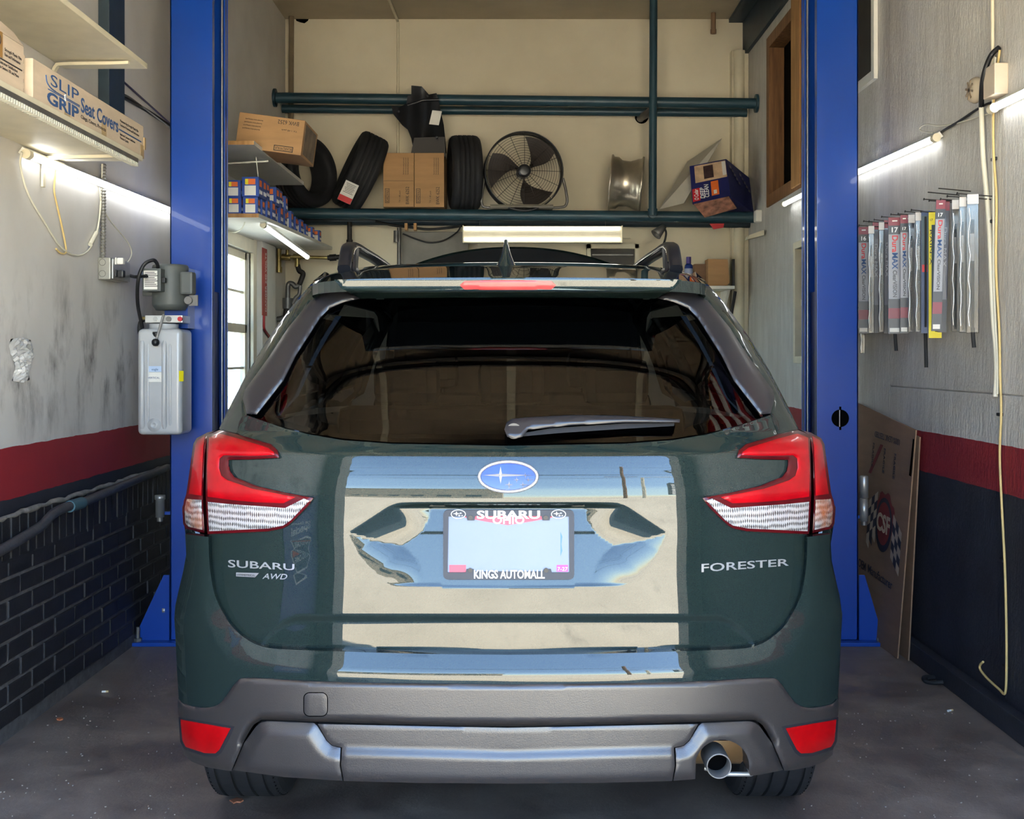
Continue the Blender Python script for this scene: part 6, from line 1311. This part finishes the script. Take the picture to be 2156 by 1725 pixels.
pack(1808, 1829, 478, 702, 'dura', 'grey and red wiper pack numbered 16, leftmost against the blue column', '16'); pack(1828, 1841, 476, 702, 'clear', 'crumpled clear blister wiper just right of the pack numbered 16', off=.12); pack(1837, 1851, 467, 701, 'dark', 'dark wiper pack second of the printed packs from the column', off=.075)
pack(1850, 1862, 468, 700, 'clear', 'clear blister wiper between the dark pack and the broad 17 pack', off=.11); pack(1861, 1873, 464, 702, 'dark', 'narrow black wiper pack pressed against the broad 17 pack', off=.075); pack(1871, 1897, 458, 703, 'dura', 'broad grey and red wiper pack numbered 17 with a blade tip below', '17', tip=36, off=.12)
pack(1896, 1912, 453, 702, 'dura', 'narrow grey and red wiper pack numbered 17, right of the broad one', '17'); pack(1912, 1927, 452, 700, 'clear', 'clear blister wiper directly right of the narrow 17 pack'); pack(1927, 1943, 447, 700, 'clear', 'crinkled clear blister wiper left of the blue card', off=.115); pack(1940, 1957, 444, 702, 'blue', 'wiper on dark blue card with a long black blade hanging lowest', tip=72)
pack(1956, 1982, 447, 712, 'yellow', 'wiper on bright yellow card, partly behind the tilted pack', off=.07); pack(1967, 1986, 421, 697, 'dura', 'tilted grey wiper pack in front of the yellow card', '17', lean=.035, off=.13); pack(1979, 1996, 424, 700, 'dark', 'tilted smoky wiper pack right of the yellow card', lean=.03, off=.10)
pack(2004, 2021, 421, 699, 'clear', 'clear blister wiper, third from the right end'); pack(2020, 2035, 415, 701, 'clear', 'clear blister wiper, second from the right end', off=.12); pack(2036, 2061, 409, 702, 'clear', 'broad clear blister wiper at the right end with a blade tip below', tip=30)
pack(1811, 1822, 650, 745, 'clear', 'short clear blister wiper hanging below the pack numbered 16', off=.05)
for k, (x, y) in enumerate(((2020, 411), (2044, 403))): p = V_(x, y, 0); q = MB(); q.cyl(p, p+Vector((-.13, .0, .012)), .0024, seg=6); tag(q.build('nail', M_iron), ['empty long nail over the clear blisters on the right wall, left one', 'empty long nail over the clear blisters on the right wall, right one'][k], 'nail', 'bare nails on the right wall')
# flattened radiator carton leaning on the wall
NT, NB = PX(1928, 906, XR-.038), PZ(1889, 1388); FT = Vector((XR-.045, 6.3, P(1810, 845, 6.3).z)); FB = Vector((1.70, 6.3, .0)); dW = (FT-NT)
t = thing('flattened_carton', 'large flattened brown carton printed CSF leaning behind the right column', 'cardboard', ((NT.x+FT.x)/2, 5.9, 0))
q = MB(); q.prism([NB+Vector((0, 0, .002)), NT, FT, FB], (.006, 0, 0)); cp = q.build('front_sheet', M_card_grey, t)
q = MB(); q.prism([NB+Vector((.040, -.03, 0)), NT+Vector((.010, -.02, -.03)), FT+Vector((.012, 0, -.02)), FB+Vector((.06, 0, 0))], (.006, 0, 0)); q.build('rear_sheet', M_card_grey, t)
fp = lambda u, v, d=.002: (FB*(1-u)+NB*u)*(1-v)+(FT*(1-u)+NT*u)*v+Vector((-d, 0, -.0*d))   # u from far to near, v from the floor up
def up_(u0, v0, u1, v1): return fp(u1, v1, 0)-fp(u0, v0, 0)
hor = up_(.2, .5, .8, .5).normalized(); ver = up_(.5, .2, .5, .8).normalized()
def cpoly(nm, pts, m_, d=.002): q = MB(); q.prism([fp(u, v, d) for u, v in pts], (.0008, 0, 0)); q.build(nm, m_, cp)
def circ2(cu, cv, ru, rv, n=24, teeth=0): return [(cu+ru*(1+(.14 if teeth and (k//2) % 2 else 0))*math.cos(2*math.pi*k/n), cv+rv*(1+(.14 if teeth and (k//2) % 2 else 0))*math.sin(2*math.pi*k/n)) for k in range(n)]
M_cred = mat('faded_red_ink', (122, 40, 40), .7, var=.2); M_cnavy = mat('faded_navy_ink', (40, 38, 52), .7, var=.2); M_cpale = mat('pale_card_ink', (180, 160, 138), .7)
cpoly('gear_logo', circ2(.66, .56, .14, .105, 32, 1), M_cred); cpoly('gear_ring', circ2(.66, .53, .125, .12, 28), M_cnavy, .0028); cpoly('gear_core', circ2(.66, .535, .10, .095, 28), M_cred, .0036)
q = MB(); q.text('CSF', fp(.66, .50, .0045), hor, ver, .085, .19, 'C', .0006, bold=.03); q.build('printed_text', M_cpale, cp)
for cu, sg in ((.47, -1), (.86, 1)):
    for i in range(3):
        for j in range(5):
            u0 = cu+(i-1.5)*.045; v0 = .60-.038*j-.02*i*sg; cpoly('flag_check', [(u0, v0), (u0+.045, v0-.02*sg), (u0+.045, v0-.058*1-.0*sg), (u0, v0-.038)], M_cnavy if (i+j) % 2 else M_cpale, .0022)
for s_, u, ln in (('OEM', .30, .12), ('Manufacturer', .47, .355)): q = MB(); q.text(s_, fp(u, .285, .002), hor, ver, .042, ln, 'L', .0006, bold=.01); q.build('printed_text', M_cnavy, cp)
q = MB(); q.text('100% LEAK TESTED', fp(.80, .93, .002), -hor, -ver, .030, .36, 'L', .0006); q.build('printed_text', M_cnavy, cp)
for u in (.40, .58, .74): q = MB(); q.text('FRAGILE', fp(u, .86, .002), -ver, hor, .025, .12, 'L', .0006); q.build('printed_text', M_cnavy, cp)
cpoly('red_slash', [(.36, .72), (.40, .72), (.56, .87), (.52, .87)], M_cred); q = MB(); q.prism([fp(.97, .80, .004), fp(1.0, .80, .004), fp(1.0, .96, .004), fp(.985, .96, .004)], (.001, 0, 0)); q.build('torn_edge', M_gap, cp)
# floor litter
a = PZ(1977, 1437); q = MB(); n_ = 40; q.tube([(a.x+.062*math.cos(2*math.pi*k/n_), a.y+.05*math.sin(2*math.pi*k/n_), .010+.003*math.sin(6*math.pi*k/n_)) for k in range(n_)], .010, 8, closed=True); q.tube([(a.x+.05*math.cos(t_), a.y+.04*math.sin(t_), .007) for t_ in np.linspace(0, 6.28, 30)], .006, 6); q.tube([(a.x+.06, a.y-.01, .008), (a.x+.10, a.y-.05, .006), (a.x+.12, a.y-.09, .006)], .005, 6); tag(q.build('rubber_ring', M_rubber), 'black rubber ring lying on the floor by the right kerb', 'rubber ring')
def butt(px, py, ang, label, c=(206, 180, 130)): a = PZ(px, py); q = MB(); d = Vector((math.cos(ang), math.sin(ang), 0)); p = Vector((a.x, a.y, .005)); q.cyl(p-d*.014, p+d*.002, .0042, seg=10); b = q.build('cigarette_butt', M_paper); tag(b, label, 'cigarette butt'); q = MB(); q.cyl(p+d*.002, p+d*.012, .0043, seg=10); q.build('filter', mat('tan_filter', c, .7), b)
butt(2001, 1499, .5, 'cigarette butt on the floor right of the car'); butt(222, 1459, .15, 'cigarette butt on the floor near the brick plinth')
def leaf(px, py, r, m_, label, cat): a = PZ(px, py); q = MB(); pts = [(a.x+r*(1+.35*math.sin(5*k+px))*math.cos(k*.628), a.y+r*1.2*(1+.3*math.cos(3*k+py))*math.sin(k*.628), .001) for k in range(10)]; q.prism(pts, (0, 0, .004)); tag(q.build('floor_scrap', m_), label, cat)
leaf(498, 1688, .016, mat('rust_scrap', (160, 100, 70), .8, var=.2), 'rust coloured scrap on the floor behind the left rear tyre', 'scrap'); leaf(126, 1516, .012, mat('orange_scrap', (186, 110, 70), .8), 'small orange scrap on the floor by the brick plinth', 'scrap')
q = MB(); R3 = random.Random(5)
for k in range(260):
    px_ = R3.choice((R3.uniform(-20, 420), R3.uniform(1760, 2180), R3.uniform(420, 1760))); py_ = R3.uniform(1400, 1740); a = PZ(px_, py_)
    if abs(a.x-XC) < .88 and a.y > 3.55 or a.x < XL+.06 or a.x > XR-.07: continue
    r = R3.uniform(.001, .0028); an = R3.uniform(0, 3); q.obox((a.x, a.y, .0015), (r*math.cos(an), r*math.sin(an), 0), (-r*.5*math.sin(an), r*.5*math.cos(an), 0), (0, 0, .0015))
tag(q.build('floor_grit', mat('pale_grit', (140, 130, 120), .8, var=.3)), 'pale crumbs and grit scattered over the dark floor', 'grit', kind='stuff')
# ------------------------------------------------------------------ the raised overhead door and the street outside (seen mirrored in the paint)
t = thing('overhead_door', 'tan sectional garage door parked open under the ceiling, seen in reflection', 'garage door', (0, 2.6, 3.10)); M_door = mat('tan_door_panel', (158, 140, 114), .6, var=.06); M_dfr = mat('dark_door_iron', (60, 58, 54), .5)
for k in range(5):
    y0 = 1.02+.66*k; q = MB(); q.box((-1.66, y0, 3.14), (1.64, y0+.645, 3.18), .004); pn = q.build('door_panel', M_door, t)
    for yy in (y0+.05, y0+.59): q = MB(); q.box((-1.66, yy, 3.09), (1.64, yy+.03, 3.14)); q.build('strut', M_dfr, pn)
    for xx in (-1.0, -.02, .98): q = MB(); q.box((xx-.03, y0, 3.125), (xx+.03, y0+.645, 3.142)); q.build('stile', M_cream, pn)
for sx in (-1.70, 1.68): q = MB(); q.box((sx-.02, .95, 3.02), (sx+.02, 4.4, 3.12)); q.build('door_track', M_steel_dk, t)
# low flat-roofed block across the road
t = thing('street_building', 'beige low building across the road, mirrored in the tailgate', 'building', (-20, -42, 0)); q = MB(); q.box((-46, -48, -.01), (-1, -42, 6.4)); bw = q.build('facade', mat('beige_facade', (176, 166, 146), .8), t); q = MB(); q.box((-46.3, -48, 6.4), (-.7, -41.6, 6.9)); q.build('parapet', mat('grey_parapet', (130, 128, 120), .8), t)
for k in range(9): q = MB(); q.box((-34+3.6*k, -42, 3.0), (-32.2+3.6*k, -41.95, 4.8)); f = q.build('window', M_gar, bw); q = MB(); q.box((-33.9+3.6*k, -41.95, 3.1), (-32.3+3.6*k, -41.93, 4.7)); q.build('pane', mat('dark_shop_glass', (60, 70, 76), .1), f)
t = thing('utility_pole', 'wooden utility pole across the road, mirrored in the tailgate', 'pole', (7, -18, 0)); q = MB(); q.cyl((7, -18, -.01), (7, -18, 9.5), .17, .13, seg=12); q.build('mast', M_wood_dark, t); q = MB(); q.box((5.6, -18.1, 7.0), (8.2, -17.9, 7.2)); q.build('crossarm', M_wood_dark, t)
t = thing('lamp_post', 'pale street lamp post beside the utility pole, mirrored in the tailgate', 'lamp post', (8.2, -17, 0)); q = MB(); q.cyl((8.2, -17, -.01), (8.2, -17, 6.2), .18, .14, seg=12); q.build('mast', M_cream, t); q = MB(); q.tube([(8.2, -17, 6.1), (9.2, -17, 6.5), (10.2, -17, 6.5)], .09, 8); q.build('arm', M_cream, t); q = MB(); q.box((10.0, -17.2, 6.38), (11.2, -16.8, 6.55), .05); q.build('lantern', M_cream, t)
t = thing('roadside_sign', 'tall roadside sign cabinet on a post, mirrored in the tailgate', 'sign', (13, -19, 0)); q = MB(); q.cyl((13, -19, -.01), (13, -19, 3), .2, seg=12); q.build('post', M_steel_dk, t); q = MB(); q.box((11.6, -19.3, 2.6), (14.4, -18.7, 6.0), .05); q.build('cabinet', M_steel_dk, t)
for k in range(3): q = MB(); q.box((11.8, -18.7, 2.8+1.05*k), (14.2, -18.67, 3.7+1.05*k)); q.build('sign_face', M_paper, t)
for k, z in enumerate((6.4, 8.3, 9.0)):
    q = MB(); q.tube([(60*(u-.5)*2, -18.4, z-.6*(1-(2*u-1)**2)+.6) for u in np.linspace(0, 1, 24)], .03, 5); tag(q.build('overhead_wire', M_cord_k), 'overhead utility wire across the road, ' + ['lowest', 'middle', 'highest'][k] + ' of three', 'wire', 'wires on the utility pole')

# things on the walls just inside the opening, mirrored in the window and paint
t = thing('shop_banner', 'violet shop banner with a shield emblem on the left wall near the door', 'banner', (XL+.01, 1.28, .30)); q = MB(); q.box((XL+.004, .96, .30), (XL+.012, 1.66, .98)); bn = q.build('banner_sheet', mat('violet_banner', (92, 88, 150), .6), t)
for s_, z in (('Oil Change', .735), ('Special', .69)): q = MB(); q.text(s_, (XL+.013, 1.31, z), (0, 1, 0), (0, 0, 1), .034, .40, 'C', .001, bold=.02); q.build('printed_text', M_ink_w, bn)
sh = [(y, .60+(z-.595)*.46) for y, z in [(1.10, .70), (1.20, .735), (1.42, .735), (1.52, .70), (1.54, .62), (1.42, .43), (1.20, .43), (1.08, .62)]]
q = MB(); q.prism([(XL+.0125, y, z) for y, z in sh], (.001, 0, 0)); q.build('shield_edge', M_ink_w, bn); q = MB(); q.prism([(XL+.0137, 1.31+(y-1.31)*.92, .60+(z-.60)*.88) for y, z in sh], (.001, 0, 0)); q.build('shield', mat('shield_navy', (50, 52, 110), .6), bn)
q = MB(); q.box((XL+.0147, 1.11, .60), (XL+.0157, 1.51, .626)); q.build('shield_band', M_red, bn); q = MB(); q.text('AUTO CARE', (XL+.0155, 1.31, .572), (0, 1, 0), (0, 0, 1), .023, .30, 'C', .001, bold=.02); q.build('printed_text', M_ink_w, bn)
t = thing('flag', 'striped flag with a star field hung on the right wall, seen mirrored in the window', 'flag', (XR-.02, 2.75, 1.9)); M_fr = mat('flag_red', (170, 34, 44), .8); M_fb = mat('flag_navy', (34, 40, 86), .8)
q = MB(); n_ = 39
for i in range(n_):
    for j in range(1): 
        y0, y1 = 2.20+1.1*i/n_, 2.20+1.1*(i+1)/n_; x0, x1 = (XR-.05+.018*math.sin(i*.9), XR-.05+.018*math.sin((i+1)*.9)); q.cur = 0 if (i//3) % 2 == 0 else 1; zt_ = 2.55 if i > 18 else 3.02
        q.add([(x0, y0, 1.9), (x1, y1, 1.9), (x1, y1, zt_), (x0, y0, zt_)], [(0, 1, 2, 3)])
        if i > 18: q.cur = 2; q.add([(x0, y0, 2.55), (x1, y1, 2.55), (x1, y1, 3.02), (x0, y0, 3.02)], [(0, 1, 2, 3)])
q.build('flag_cloth', [M_fr, M_ink_w, M_fb], t); q = MB(); q.cyl((XR-.05, 2.15, 3.03), (XR-.05, 3.35, 3.03), .012, seg=10); q.build('flag_pole', M_wood, t)
t = thing('work_jacket', 'red work jacket hanging on the left wall, seen mirrored in the window', 'jacket', (XL+.08, 3.0, 1.75)); q = MB(); pts = [(0, 2.62, .02), (.02, 2.60, .10), (.05, 2.52, .17), (.065, 2.3, .185), (.07, 2.05, .19), (.06, 1.8, .20), (.02, 1.76, .19)]
vs = []; fl = []
for k, (dx, z, hw) in enumerate(pts):
    for i in range(13): u = -1+2*i/12; vs.append((XL+.035+dx*(1-.7*u*u)+.012*math.sin(i*2.1+k), 3.0+hw*u, z))
for k in range(len(pts)-1):
    for i in range(12): fl.append((k*13+i, k*13+i+1, k*13+14+i, k*13+13+i))
q.add(vs, fl, True); q.build('jacket_body', mat('red_work_cloth', (160, 24, 34), .8), t)
for sg in (-1, 1): q = MB(); q.tube(spline([(XL+.07, 3.0+sg*.16, 2.52), (XL+.07, 3.0+sg*.22, 2.3), (XL+.07, 3.0+sg*.23, 2.0), (XL+.07, 3.0+sg*.22, 1.86)], 5), [.05]*6+[.045]*10, 10); q.build('sleeve', MATS['red_work_cloth'], t)
q = MB(); q.cyl((XL+.002, 3.0, 2.64), (XL+.06, 3.0, 2.65), .008, seg=8); q.build('coat_hook', M_iron, t)
